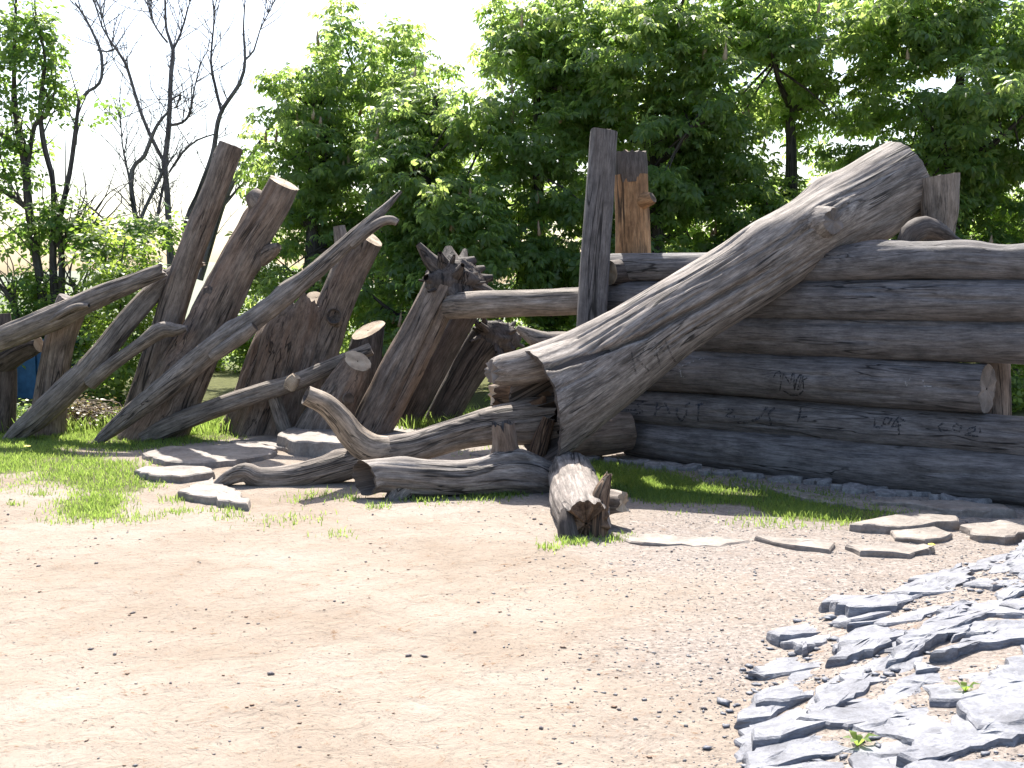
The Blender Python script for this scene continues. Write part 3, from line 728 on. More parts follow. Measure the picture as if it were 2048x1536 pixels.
# rubble along the wall foot
ORD = 'first second third fourth fifth sixth seventh eighth ninth tenth eleventh twelfth thirteenth fourteenth fifteenth sixteenth seventeenth eighteenth nineteenth twentieth twenty-first twenty-second twenty-third twenty-fourth twenty-fifth twenty-sixth'.split()
for i in range(26):
    a = 1185 + i * 31 + rs.uniform(-8, 8)
    b = 915 + (a - 1185) * 0.108 + rs.uniform(-3, 5)
    c = G(a, b, 0.03); w = rs.uniform(0.05, 0.11); h = rs.uniform(0.03, 0.05)
    poly = [(c.x + math.cos(q) * w * rs.uniform(0.7, 1.2), c.y + math.sin(q) * w * 0.7 * rs.uniform(0.7, 1.2)) for q in np.linspace(0, 2 * math.pi, 8)[:-1]]
    slab_mesh(poly, M['rubble'], 'rubble_stone', None, 0.05, h, (rs.uniform(-.15, .15), rs.uniform(-.15, .15)), rs, 0.012,
              ORD[i] + ' small grey rubble stone from the left along the foot of the wall', 'stone', 'rubble stones under the wall', dens=0.05)

# ------------------------------------------------------------------ the great slanting log
t = thing('slanting_log', 'huge silvery hollow log slanting from the ground up over the wall', 'log', P(1100, 905, 8.55))
loc = t.location.copy()
bigpts = [(1068,814,8.5,108),(1110,790,8.55,100),(1200,738,8.65,90),(1350,634,8.78,76),(1500,542,8.92,74),(1650,446,9.06,72),(1750,390,9.17,77),(1806,361,9.25,80)]
o, TR = log(t, 'trunk', bigpts, M['silver'], loc, seg=220, step=0.025, rough=0.04, ridge=0.018, seed=3, ends=('rot_end' if False else None, 'end_dark'), depth=(0, 0.03), jag0=0.035, jag1=0.02, cut0=(0.2, 0.28),
            bumps=[(0.62, 60, 0.14, 0.16), (0.755, 10, 0.36, 0.16), (0.81, 88, 0.15, 0.10), (0.86, -65, 0.24, 0.2), (0.03, -75, 0.12, 0.2)],
            grooves=[([(0.0, 38), (0.12, 30), (0.28, 8), (0.42, -2), (0.6, -8)], 0.020, 0.32), ([(0.15, 62), (0.3, 60), (0.5, 48)], 0.012, 0.08), ([(0.45, 30), (0.6, 22), (0.9, 20)], 0.012, 0.07), ([(0.3, -25), (0.5, -30), (0.75, -38)], 0.014, 0.09)])
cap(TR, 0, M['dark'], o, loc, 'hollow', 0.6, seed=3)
log(t, 'split_lobe', [(984,744,8.50,24),(1005,740,8.52,31),(1070,728,8.57,37),(1160,696,8.64,40),(1260,642,8.71,36),(1360,590,8.78,20)], M['silver'], loc, seg=60, step=0.025, rough=0.07, ridge=0.03, seed=9, ends=('end_grey', None), jag0=0.05, cut0=(0.2, 0.0))
stub, _ = log(t, 'branch_stub', [(1606,464,8.95,44),(1636,449,8.80,38),(1658,443,8.68,30),(1668,442,8.63,25)], M['silver'], loc, seg=40, step=0.03, rough=0.12, ridge=0.06, seed=5, ends=(None, 'end_grey'), jag1=0.03)
log(t, 'branch_stub', [(1740,425,9.2,50),(1790,418,9.2,44),(1828,412,9.2,36),(1838,410,9.2,30)], M['dark'], loc, seg=40, step=0.04, seed=6, ends=(None, 'end_dark'))
log(t, 'branch_stub', [(1690,440,9.1,45),(1725,472,9.1,30),(1735,484,9.1,22)], M['dark'], loc, seg=32, step=0.04, seed=7, ends=(None, 'end_dark'))
log(t, 'splinter', [(1740,340,9.2,14),(1770,308,9.2,9),(1787,290,9.2,3)], M['silver'], loc, seg=16, step=0.03, seed=8, ends=(None, None))
ribbon((t, TR, loc), [[(1262,700),(1266,722),(1272,748)], [(1292,692),(1274,718),(1298,742)], [(1310,684),(1314,712),(1322,736)], [(1308,712),(1330,700)], [(1330,678),(1338,700),(1350,724)]], 2.0, M['paint_faint'])
# short chain hanging under the upper end
ch = thing('chain', 'short dark chain hanging below the upper end of the slanting log', 'chain', P(1768, 468, 9.05))
for i in range(6):
    c = P(1768 + (i % 2), 466 + i * 6, 9.05); V, F = [], []
    for a in range(10):
        A = a / 10 * 2 * math.pi
        for b in range(5):
            B = b / 5 * 2 * math.pi; rr = 0.011 + 0.0035 * math.cos(B)
            u = rr * math.cos(A); w = 0.0035 * math.sin(B); zz = (rr + 0.004) * math.sin(A)
            V.append((c.x + (u if i % 2 else w), c.y + (w if i % 2 else u), c.z + zz))
    for a in range(10):
        for b in range(5):
            F.append((a * 5 + b, ((a + 1) % 10) * 5 + b, ((a + 1) % 10) * 5 + (b + 1) % 5, a * 5 + (b + 1) % 5))
    mesh_obj('link', V, F, M['steel'], ch, ch.location)

# pieces around the lower end
t = thing('log_chunk', 'brown split chunk tucked under the upper lip of the slanting log', 'log', P(1040, 860, 9.1))
log(t, 'trunk', [(985,790,8.95,20),(1030,788,9.0,30),(1090,800,9.05,36),(1150,830,9.1,40)], M['rot'], t.location, seg=30, seed=71, jag0=0.06, square=0.4, ends=('end', 'end_dark'))
t = thing('wood_block', 'brown wedge of wood propping the hollow end of the slanting log', 'log', P(1090, 900, 8.75))
log(t, 'trunk', [(1075,905,8.7,30),(1085,870,8.7,28),(1098,835,8.7,20)], M['rot'], t.location, seg=24, seed=72, square=0.8, flat=0.6, ends=('end_dark', 'end'))
t = thing('pointed_log', 'grey log with pointed tip lying behind the slanting log', 'log', P(1100, 690, 9.75))
log(t, 'trunk', [(1034,655,9.7,5),(1062,672,9.7,15),(1090,684,9.7,20),(1140,690,9.75,26),(1230,705,9.9,30)], M['grey'], t.location, seg=36, seed=73, ends=('end_grey', 'end_grey'))

# ------------------------------------------------------------------ posts behind the wall
t = thing('plank_post', 'tall grey squared timber post standing behind the slanting log', 'post', P(1165, 900, 10.0))
log(t, 'timber', [(1168,905,10.0,30),(1180,700,10.0,29),(1190,520,10.0,28),(1200,380,10.0,27),(1207,268,10.0,26)], M['wall'], t.location, seg=48, step=0.04, square=0.95, seed=81, rough=0.03, ridge=0.015, cut1=(0.25, 0.1), ends=('end_grey', 'end_grey'))
t = thing('peeled_post', 'orange peeled post with dark top beside the tall grey timber', 'post', P(1268, 880, 10.45))
o, _ = log(t, 'trunk', [(1276,890,10.45,38),(1272,700,10.45,36),(1268,560,10.45,34),(1264,440,10.45,33),(1262,350,10.45,32)], M['orange'], t.location, seg=48, seed=82, rough=0.08, ridge=0.05, ends=('end_dark', None))
log(t, 'dark_top', [(1263,366,10.45,31),(1262,340,10.45,33),(1261,306,10.45,31)], M['dark'], t.location, seg=40, step=0.03, seed=83, jag1=0.05, ends=(None, 'end_dark'))
log(t, 'knot', [(1285,402,10.35,16),(1300,398,10.28,13),(1306,395,10.26,11)], M['orange'], t.location, seg=24, step=0.02, seed=84, ends=(None, 'end_dark'), depth=(0, 0.03))
t = thing('flared_post', 'grey post flaring to the top behind the right end of the slanting log', 'post', P(1878, 960, 8.95))
log(t, 'trunk', [(1878,990,8.95,30),(1878,600,8.95,27),(1878,480,8.95,29),(1879,420,8.95,36),(1878,352,8.95,38)], M['grey'], t.location, seg=44, seed=85, rough=0.05, cut1=(0.0, 0.1), ends=('end_grey', 'end_grey'))
t = thing('saddle_log', 'dark arched saddle block on the wall under the slanting log', 'log', P(1850, 490, 8.5))
log(t, 'trunk', [(1806,500,8.55,12),(1820,470,8.55,22),(1850,455,8.6,22),(1885,466,8.6,16),(1905,478,8.6,10),(1920,486,8.6,8)], M['dark'], t.location, seg=30, seed=86, rough=0.15)

# ------------------------------------------------------------------ rail with root plate
t = thing('rail_log', 'horizontal round rail from the root-topped trunk to the tall timber', 'log', P(1030, 610, 10.4))
log(t, 'trunk', [(900,613,11.02,25),(960,609,10.65,27),(1060,606,10.5,27),(1168,602,10.3,28)], M['grey'], t.location, seg=48, seed=91, rough=0.07, ends=('end_grey', 'end_grey'))

def root_plate(parent, cx, cy, d, rpx, loc, roots, seed):
    c = P(cx, cy, d); R = RP(rpx, d)
    nu, nv = 36, 24
    V = []
    for j in range(nv + 1):
        for i in range(nu):
            a = i / nu * 2 * math.pi; b = j / nv * math.pi
            V.append((math.sin(b) * math.cos(a), math.sin(b) * math.sin(a), math.cos(b)))
    V = np.array(V)
    k = 1 + 0.35 * fbm(V * 1.9 + seed, 3, seed) + 0.22 * np.abs(fbm(V * 5 + seed, 2, seed + 1))
    W = V * k[:, None] * R * np.array((1.15, 0.8, 0.8)) + np.array(c)
    F = np.array([(j * nu + i, j * nu + (i + 1) % nu, (j + 1) * nu + (i + 1) % nu, (j + 1) * nu + i) for j in range(nv) for i in range(nu)])
    mesh_obj('root_plate', W, F, M['dark'], parent, loc, gc=V * R)
    ex = random.Random(seed)
    roots = list(roots) + [(cx + math.cos(a) * rpx * ex.uniform(0.9, 1.5), cy + math.sin(a) * rpx * ex.uniform(0.7, 1.2), ex.uniform(-0.3, 0.2), ex.uniform(4, 8)) for a in [ex.uniform(0, 6.28) for _ in range(16)]]
    for i, (x, y, dd, r0) in enumerate(roots):
        mx, my = cx + (x - cx) * 0.55 + random.uniform(-6, 6), cy + (y - cy) * 0.55 + random.uniform(-6, 6)
        log(parent, 'root', [(cx + (x - cx) * 0.2, cy + (y - cy) * 0.2, d, r0 * 1.5), (mx, my, d + dd * 0.5, r0), (x, y, d + dd, r0 * 0.35)], M['dark'], loc, seg=16, step=0.03, seed=seed + i, rough=0.3, ridge=0.12, ends=(None, None))

t = thing('root_topped_trunk', 'leaning brown trunk crowned by its ragged upturned roots', 'trunk', P(745, 858, 11.1))
log(t, 'trunk', [(738,868,11.1,42),(760,825,11.1,42),(795,755,11.1,43),(840,670,11.1,41),(880,590,11.1,40),(890,565,11.1,38)], M['brown'], t.location, seg=56, rk=0.95, seed=95, ridge=0.07, ends=(None, None), grooves=[([(0.1, -35), (0.5, -30), (0.95, -20)], 0.02, 0.25)])
root_plate(t, 905, 562, 11.1, 50, t.location, [(836,488,-.1,15),(862,520,0,14),(897,494,.1,20),(950,518,.1,18),(985,555,.1,17),(988,585,-.1,14),(852,555,-.2,18),(930,500,.3,12),(915,600,-.25,18),(968,535,.3,13),(880,505,-.2,12),(845,515,.2,10),(940,590,-.2,14),(925,530,-.3,12)], 96)
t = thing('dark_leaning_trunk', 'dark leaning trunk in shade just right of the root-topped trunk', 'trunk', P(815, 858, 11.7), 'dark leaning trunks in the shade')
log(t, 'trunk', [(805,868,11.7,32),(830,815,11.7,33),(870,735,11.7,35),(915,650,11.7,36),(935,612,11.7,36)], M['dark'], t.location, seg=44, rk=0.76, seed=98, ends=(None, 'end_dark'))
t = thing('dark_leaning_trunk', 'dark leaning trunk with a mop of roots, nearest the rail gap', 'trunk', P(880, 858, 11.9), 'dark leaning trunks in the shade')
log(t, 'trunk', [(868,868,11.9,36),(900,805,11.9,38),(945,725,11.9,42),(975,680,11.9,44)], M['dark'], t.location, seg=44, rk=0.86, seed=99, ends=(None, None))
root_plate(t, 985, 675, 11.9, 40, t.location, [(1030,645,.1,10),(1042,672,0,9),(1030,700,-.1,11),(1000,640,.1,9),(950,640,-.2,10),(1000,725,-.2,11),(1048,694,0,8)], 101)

# ------------------------------------------------------------------ left thicket of leaning trunks
t = thing('forked_dead_tree', 'thick forked brown trunk leaning right, two sawn limbs above the others', 'trunk', P(310, 880, 11.2))
loc = t.location.copy()
log(t, 'trunk', [(296,892,11.2,82),(318,850,11.2,72),(352,780,11.2,62),(402,680,11.2,52),(450,582,11.2,47),(500,482,11.2,42),(545,410,11.2,38),(568,366,11.2,35)], M['brown'], loc, seg=72, step=0.04, rk=0.85, seed=103, ridge=0.06, ends=(None, 'end'), cut1=(-0.2, 0.0),
    bumps=[(0.30, 20, 0.3, 0.14), (0.60, 130, 0.3, 0.1), (0.85, 120, 0.35, 0.09), (0.72, -70, 0.25, 0.08)])
log(t, 'limb', [(288,830,11.32,42),(305,760,11.32,36),(328,680,11.32,31),(352,595,11.32,29),(387,490,11.32,27),(425,392,11.32,25),(452,318,11.32,25),(462,290,11.32,24)], M['brown'], loc, seg=48, step=0.04, rk=0.95, seed=104, ridge=0.04, ends=(None, 'end_grey'), bumps=[(0.95, 120, 0.3, 0.06)])
log(t, 'branch_stub', [(352,735,11.15,36),(372,727,11.05,30),(388,722,11.0,24)], M['grey'], loc, seg=32, step=0.03, seed=105, rough=0.15, ends=(None, 'end_grey'))
log(t, 'burl', [(440,590,11.15,26),(426,580,11.1,22),(418,570,11.08,12)], M['dark'], loc, seg=28, step=0.03, seed=106, rough=0.2, ends=(None, 'end_dark'))
log(t, 'branch_stub', [(520,515,11.2,20),(545,500,11.15,14),(558,492,11.12,7)], M['brown'], loc, seg=20, step=0.03, seed=107, ends=(None, 'end_dark'))
log(t, 'branch_stub', [(535,430,11.2,26),(512,398,11.18,20),(503,386,11.18,14)], M['brown'], loc, seg=24, step=0.03, seed=108, ends=(None, 'end_grey'))
log(t, 'branch_stub', [(450,335,11.3,18),(438,318,11.3,13),(434,306,11.3,8)], M['brown'], loc, seg=20, step=0.03, seed=109, ends=(None, 'end_grey'))

t = thing('forked_log', 'grey forked log leaning up from the grass in front of the left stump', 'log', P(20, 882, 10.95))
loc = t.location.copy()
log(t, 'trunk', [(5,892,10.9,12),(40,862,10.92,24),(85,825,10.95,30),(150,765,11.0,31),(205,705,11.05,28),(258,638,11.15,26),(318,572,11.35,23),(360,540,11.5,20),(402,522,11.62,14)], M['grey'], loc, seg=48, step=0.04, rk=0.76, seed=111, ridge=0.10, ends=(None, 'end_dark'), jag1=0.05)
log(t, 'branch', [(180,765,10.98,22),(225,728,10.93,19),(280,690,10.9,18),(325,662,10.88,20),(350,660,10.86,17),(373,656,10.85,7)], M['grey'], loc, seg=36, step=0.03, rk=0.7, seed=112, ridge=0.08, ends=(None, 'end_grey'), bumps=[(0.75, 70, 0.3, 0.08)])
t = thing('resting_log', 'grey log with a peeled flap resting across the left stump', 'log', P(0, 680, 11.0))
loc = t.location.copy()
log(t, 'trunk', [(-240,770,11.0,34),(-110,722,11.0,33),(0,678,11.0,32),(70,650,11.0,33),(135,622,11.02,32),(200,592,11.05,29),(270,564,11.1,24),(326,540,11.15,19)], M['grey'], loc, seg=52, step=0.04, rk=0.7, seed=113, ridge=0.09, ends=('end_grey', 'end_grey'), jag1=0.06)
log(t, 'peeled_flap', [(105,640,10.96,16),(135,622,10.93,15),(158,612,10.91,12),(178,611,10.90,6)], M['grey'], loc, seg=24, step=0.03, rk=0.8, seed=114, ridge=0.12, flat=0.7, ends=(None, None))
log(t, 'peeled_flap', [(118,610,11.0,10),(140,600,11.0,8),(160,602,11.0,4)], M['pale'], loc, seg=16, step=0.03, seed=115, flat=0.5, ends=(None, None))
t = thing('stump_post', 'brown upright stump carrying the resting grey log', 'stump', P(100, 885, 11.35))
log(t, 'trunk', [(92,892,11.35,52),(96,850,11.35,42),(104,770,11.35,35),(118,690,11.35,34),(138,620,11.35,36),(146,600,11.35,35)], M['brown'], t.location, seg=48, rk=0.82, seed=116, ridge=0.06, ends=(None, 'end_grey'))
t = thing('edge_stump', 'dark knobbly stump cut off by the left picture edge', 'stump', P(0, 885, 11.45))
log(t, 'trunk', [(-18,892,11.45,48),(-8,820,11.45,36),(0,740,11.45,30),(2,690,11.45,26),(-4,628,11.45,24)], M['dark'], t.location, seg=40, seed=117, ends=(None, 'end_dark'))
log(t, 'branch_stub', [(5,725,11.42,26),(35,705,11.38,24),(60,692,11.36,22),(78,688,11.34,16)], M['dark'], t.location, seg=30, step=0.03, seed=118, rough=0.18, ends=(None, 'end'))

t = thing('thin_leaning_log', 'long thin grey log rising to a forked tip in the middle of the thicket', 'log', P(200, 882, 10.7))
loc = t.location.copy()
log(t, 'trunk', [(183,895,10.68,8),(215,866,10.7,17),(265,825,10.7,25),(335,772,10.7,30),(420,702,10.75,30),(485,655,10.8,29),(560,600,10.9,26),(650,526,11.0,21),(720,462,11.1,17),(762,424,11.2,12),(802,383,11.3,4)], M['grey'], loc, seg=48, step=0.04, rk=0.74, seed=121, ridge=0.09, ends=(None, None), bumps=[(0.62, 100, 0.3, 0.08), (0.45, 90, 0.25, 0.08)])
log(t, 'branch', [(700,490,11.06,14),(738,460,11.08,12),(765,443,11.1,11),(785,441,11.1,10),(795,446,11.1,8)], M['grey'], loc, seg=24, step=0.03, rk=0.85, seed=122, ends=(None, 'end_dark'))
log(t, 'branch', [(425,712,10.7,17),(460,690,10.66,17),(490,668,10.64,16),(510,653,10.63,12)], M['grey'], loc, seg=28, step=0.03, rk=0.8, seed=123, ends=(None, 'end_dark'))
t = thing('low_log', 'low grey log with small saw cuts leaning across the stumps', 'log', P(320, 872, 10.95))
loc = t.location.copy()
log(t, 'trunk', [(285,880,10.9,24),(340,852,10.93,31),(440,812,10.98,29),(520,786,11.0,27),(585,766,11.02,26),(660,733,11.08,23),(742,698,11.15,19)], M['grey'], loc, seg=48, step=0.04, rk=0.66, seed=124, ends=(None, 'end_grey'))
log(t, 'saw_cut', [(578,775,10.94,12),(585,762,10.92,13),(592,752,10.91,9)], M['end'], loc, seg=18, step=0.02, seed=125, ends=(None, 'end'), square=0.6)

t = thing('broad_stump', 'broad reddish stump with a broken crown and one sawn limb', 'stump', P(550, 868, 11.7))
loc = t.location.copy()
log(t, 'trunk', [(530,880,11.7,104),(545,830,11.7,96),(568,745,11.7,88),(588,680,11.7,80),(604,630,11.7,68),(610,606,11.7,56)], M['brown'], loc, seg=84, step=0.04, rk=0.86, seed=126, rough=0.14, ridge=0.10, ends=(None, 'end_dark'), jag1=0.22, cut1=(0.1, -0.25), depth=(0, 0.12))
log(t, 'limb', [(610,770,11.66,56),(644,680,11.66,42),(670,610,11.66,37),(700,540,11.66,36),(722,500,11.66,34),(738,473,11.66,32)], M['brown'], loc, seg=56, step=0.04, rk=0.92, seed=127, ridge=0.06, ends=(None, 'end'), cut1=(-0.25, 0.1))
log(t, 'branch_stub', [(668,640,11.6,22),(668,634,11.5,17),(668,632,11.42,15)], M['brown'], loc, seg=28, step=0.02, seed=128, ends=(None, 'end_dark'), depth=(0, 0.06), ref=(0, 0, 1))
log(t, 'branch_stub', [(610,650,11.66,26),(625,615,11.64,22),(632,596,11.63,19)], M['brown'], loc, seg=28, step=0.03, seed=129, ends=(None, 'end'), cut1=(-0.5, 0.0))
log(t, 'branch_stub', [(690,560,11.9,18),(684,490,11.9,15),(678,452,11.9,11)], M['grey'], loc, seg=20, step=0.03, seed=130, ends=(None, 'end_grey'))
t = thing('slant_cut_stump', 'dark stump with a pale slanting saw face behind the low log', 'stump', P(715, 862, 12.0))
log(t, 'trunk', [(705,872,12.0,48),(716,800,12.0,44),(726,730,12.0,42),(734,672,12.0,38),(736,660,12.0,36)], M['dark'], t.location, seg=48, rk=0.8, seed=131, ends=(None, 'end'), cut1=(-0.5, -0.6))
t = thing('sawn_stump', 'short reddish stump with a round sawn face and a knot ring', 'stump', P(660, 865, 11.35))
log(t, 'trunk', [(640,872,11.0,60),(660,830,10.97,54),(688,775,10.93,44),(708,738,10.9,34),(715,722,10.88,31)], M['brown'], t.location, seg=52, rk=0.84, seed=132, ridge=0.09, ends=(None, 'end'), cut1=(-0.3, 0.1))
log(t, 'knot', [(694,800,10.85,15),(696,797,10.73,12),(697,796,10.69,11)], M['brown'], t.location, seg=24, step=0.02, rk=0.9, seed=133, ends=(None, 'end_dark'), depth=(0, 0.03), ref=(0, 0, 1))
t = thing('prop_stick', 'short grey prop under the low log', 'stick', P(570, 870, 11.1))
log(t, 'trunk', [(578,880,11.1,17),(562,835,11.08,14),(546,790,11.06,12)], M['grey'], t.location, seg=24, seed=134, square=0.6)

# ------------------------------------------------------------------ fallen logs in front
t = thing('fallen_log', 'forked fallen log with one arm raised, sprawling left on the sand', 'log', P(700, 960, 8.7))
loc = t.location.copy()
log(t, 'trunk', [(1108,840,8.85,60),(1060,846,8.82,57),(990,852,8.8,48),(920,866,8.75,41),(840,890,8.7,39),(770,902,8.65,38),(715,910,8.62,36)], M['grey'], loc, seg=64, step=0.03, rk=0.76, seed=141, ridge=0.05, ends=('end_dark', None), jag0=0.28,
    bumps=[(0.12, 120, 0.25, 0.10), (0.3, 90, 0.12, 0.12)])
log(t, 'branch', [(830,893,8.7,16),(785,899,8.66,31),(742,898,8.6,38),(706,872,8.54,33),(680,838,8.48,30),(650,808,8.43,27),(612,790,8.38,24)], M['pale'], loc, seg=48, step=0.03, rk=0.82, seed=142, rough=0.07, ridge=0.02, ends=(None, 'end_grey'), depth=(0, 0.05), bumps=[(0.88, 20, 0.15, 0.04)])
log(t, 'branch', [(820,896,8.72,14),(770,908,8.67,30),(700,928,8.62,36),(640,944,8.58,36),(580,956,8.55,32),(520,956,8.52,27),(490,944,8.5,24),(455,956,8.48,18),(430,972,8.46,10)], M['grey'], loc, seg=48, step=0.03, rk=0.82, seed=143, ridge=0.04, ends=(None, None), bumps=[(0.36, 110, 0.25, 0.06)])
log(t, 'splinter', [(1060,825,8.8,22),(1082,806,8.78,12),(1089,792,8.77,3)], M['rot'], loc, seg=18, step=0.02, seed=144, ends=(None, None))

t = thing('hollow_log', 'short hollow log with a dark open end and an upright broken stub', 'log', P(900, 1000, 8.1))
loc = t.location.copy()
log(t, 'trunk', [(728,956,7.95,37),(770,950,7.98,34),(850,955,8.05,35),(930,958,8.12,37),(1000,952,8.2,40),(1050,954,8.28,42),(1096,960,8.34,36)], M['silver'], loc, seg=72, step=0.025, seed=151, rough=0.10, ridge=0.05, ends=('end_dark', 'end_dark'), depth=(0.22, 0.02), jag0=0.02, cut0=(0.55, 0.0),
    bumps=[(0.2, 90, 0.15, 0.07), (0.25, -85, 0.2, 0.1), (0.78, 80, 0.35, 0.12)])
log(t, 'broken_stub', [(1014,938,8.33,34),(1012,912,8.29,30),(1010,893,8.26,25),(1009,874,8.24,23),(1005,850,8.23,22)], M['brown'], loc, seg=36, step=0.02, seed=152, ridge=0.10, rough=0.16, ends=(None, 'end_dark'), jag1=0.08, depth=(0, 0.10))
log(t, 'foot', [(815,968,8.02,26),(792,994,7.95,19),(768,1018,7.88,9)], M['silver'], loc, seg=28, step=0.02, seed=153, ridge=0.1, ends=(None, 'end_dark'))

t = thing('end_on_log', 'grey log pointing at the camera with a jagged rotten front end', 'log', P(1170, 1090, 6.7))
loc = t.location.copy()
log(t, 'trunk', [(1142,950,8.35,52),(1146,962,8.0,52),(1152,985,7.6,54),(1160,1010,7.2,56),(1170,1040,6.85,54),(1172,1046,6.78,50)], M['silver'], loc, seg=72, step=0.025, rk=0.93, seed=161, rough=0.12, ridge=0.06, ref=(0, 0, 1), ends=('end_grey', 'rot'), depth=(0, 0.0), jag1=0.14, cut1=(0.15, 0.1))
log(t, 'broken_fin', [(1196,1086,6.78,24),(1196,1040,6.82,25),(1202,990,6.88,20),(1212,962,6.92,13),(1216,952,6.93,8)], M['rot'], loc, seg=36, step=0.02, seed=162, rough=0.2, ridge=0.12, ends=(None, 'end_dark'), jag1=0.05, flat=0.8)
log(t, 'broken_fin', [(1140,1088,6.74,20),(1134,1050,6.78,18),(1134,1020,6.84,12)], M['dark'], loc, seg=28, step=0.02, seed=163, rough=0.2, ridge=0.12, ends=(None, None))
log(t, 'branch_stub', [(1190,1010,7.15,24),(1222,1006,7.05,22),(1246,1006,6.98,19)], M['grey'], loc, seg=30, step=0.02, seed=164, rough=0.2, ridge=0.1, ends=(None, 'end'), jag1=0.05, ref=(0, 0, 1))

# ------------------------------------------------------------------ foliage
def palmate(n, length, width, spread, droop):
    V = []; F = []
    for i in range(n):
        a = (i / (n - 1) - 0.5) * spread if n > 1 else 0
        L = length * (1 - 0.35 * abs(i / (n - 1) - 0.5) * 2 if n > 1 else 1)
        ca, sa = math.cos(a), math.sin(a)
        def q(u, w, z): return (u * ca - w * sa, u * sa + w * ca, z)
        b = len(V)
        V += [q(0.02, 0, 0), q(L * 0.62, width / 2, -droop * L * 0.25), q(L, 0, -droop * L), q(L * 0.62, -width / 2, -droop * L * 0.25)]
        F.append((b, b + 1, b + 2, b + 3))
    return np.array(V), np.array(F)
TEMPL = {'chestnut': palmate(6, 0.19, 0.075, 4.2, 0.55), 'maple': palmate(3, 0.11, 0.06, 2.4, 0.3), 'shrub': palmate(3, 0.085, 0.05, 2.6, 0.25), 'small': palmate(1, 0.07, 0.045, 0, 0.2)}

def build_leaves(p, head, up, templ, scale, rng):
    T, F = templ
    x = head / np.linalg.norm(head, axis=1)[:, None]
    z = up - (up * x).sum(1)[:, None] * x; z /= np.linalg.norm(z, axis=1)[:, None] + 1e-9
    y = np.cross(z, x)
    n = len(p); m = len(T)
    R = np.stack([x, y, z], -1)                       # columns
    V = np.einsum('nij,mj->nmi', R, T) * scale[:, None, None] + p[:, None, :]
    FF = (F[None] + (np.arange(n) * m)[:, None, None]).reshape(-1, 4)
    lc = np.repeat(np.clip(rng.normal(0.5, 0.25, n), 0, 1), m)
    return V.reshape(-1, 3), FF, lc

def tips_in_lobes(lobes, n, rng, shell=0.45, clump=0.9, thr=-0.25, seed=0):
    """sample points in a union of ellipsoids, thinned by noise so gaps appear"""
    vol = np.array([l[1][0] * l[1][1] * l[1][2] for l in lobes]) ** 0.8; vol /= vol.sum()
    out, outd = [], []
    got = 0
    while got < n:
        k = rng.choice(len(lobes), n, p=vol)
        d = rng.normal(size=(n, 3)); d /= np.linalg.norm(d, axis=1)[:, None]
        rad = rng.random(n) ** shell
        c = np.array([lobes[i][0] for i in k]); r = np.array([lobes[i][1] for i in k])
        wob = 1 + 0.22 * fbm(d * 2.5 + k[:, None] * 5.0 + seed, 2, seed)
        p = c + d * r * (rad * wob)[:, None]
        ok = (fbm(p * np.array((1, 0.4, 1)) * clump, 2, 40) > thr) & (p[:, 2] > 0.05)
        out.append(p[ok]); outd.append(d[ok]); got += ok.sum()
    return np.concatenate(out)[:n], np.concatenate(outd)[:n]

def crown_mesh(lobes, ntips, per, templ, rng, pet=0.16, shell=0.45, clump=0.9, thr=-0.25, seed=0, smin=0.75, smax=1.2, droop=0.4):
    tp, td = tips_in_lobes(lobes, ntips, rng, shell, clump, thr, seed)
    n = len(tp)
    ph = rng.random((n, per)) * 0.9 + np.arange(per)[None] / per * 2 * math.pi
    rad = np.stack([np.cos(ph), np.sin(ph), rng.normal(-droop, 0.3, (n, per))], -1)
    rad += td[:, None, :] * 0.45
    base = tp[:, None, :] + rad * pet * rng.uniform(0.4, 1.0, (n, per))[..., None] + rng.normal(0, 0.04, (n, per, 3))
    up = np.array((0, 0, 1.0)) + rng.normal(0, 0.45, (n, per, 3)) + td[:, None, :] * 0.5
    sc = rng.uniform(smin, smax, n * per)
    V, F, lc = build_leaves(base.reshape(-1, 3), rad.reshape(-1, 3), up.reshape(-1, 3), templ, sc, rng)
    return V, F, lc, tp, td

def join(parts):
    V, F, Gc = [], [], []; o = 0
    for T in parts:
        V.append(T['v']); F.append(T['f'] + o); Gc.append(T['gc']); o += len(T['v'])
    return np.concatenate(V), np.concatenate(F), np.concatenate(Gc)

def limb_set(base, top, r0, tips, rng, seed, nlimb=9):
    """trunk from base to top plus limbs reaching towards spread tips"""
    b, tt = Vector(base), Vector(top)
    pts = [(b.lerp(tt, f) + Vector((rng.normal(0, 0.02), rng.normal(0, 0.02), 0)) * (f > 0), r0 * (1 - 0.8 * f)) for f in np.linspace(0, 1, 6)]
    trunk = tube(pts, seg=16, step=0.15, rough=0.12, ridge=0.06, seed=seed)
    limbs = []
    idx = rng.choice(len(tips), min(len(tips), nlimb * 6), replace=False)
    mains = idx[:nlimb]
    lines = []
    for q in mains:
        e = Vector(tips[q]); f = min(0.9, max(0.15, (e.z - b.z - 0.5 * math.hypot(e.x - b.x, e.y - b.y)) / max(0.5, tt.z - b.z)))
        s = b.lerp(tt, f); mid = s.lerp(e, 0.5) + Vector((0, 0, -0.15))
        limbs.append(tube([(s, r0 * 0.38), (mid, r0 * 0.24), (e, r0 * 0.07)], seg=7, step=0.2, seed=seed + int(q) % 50))
        lines.append((s, mid, e))
    for q in idx[nlimb:]:
        e = Vector(tips[q]); best = min(lines, key=lambda l: min((l[1] - e).length, (l[2] - e).length))
        s = best[1].lerp(best[2], rng.random() * 0.6)
        limbs.append(tube([(s, r0 * 0.13), (s.lerp(e, 0.5) + Vector((0, 0, 0.05)), r0 * 0.09), (e, r0 * 0.03)], seg=5, step=0.3, seed=int(q) % 97))
    return trunk, limbs

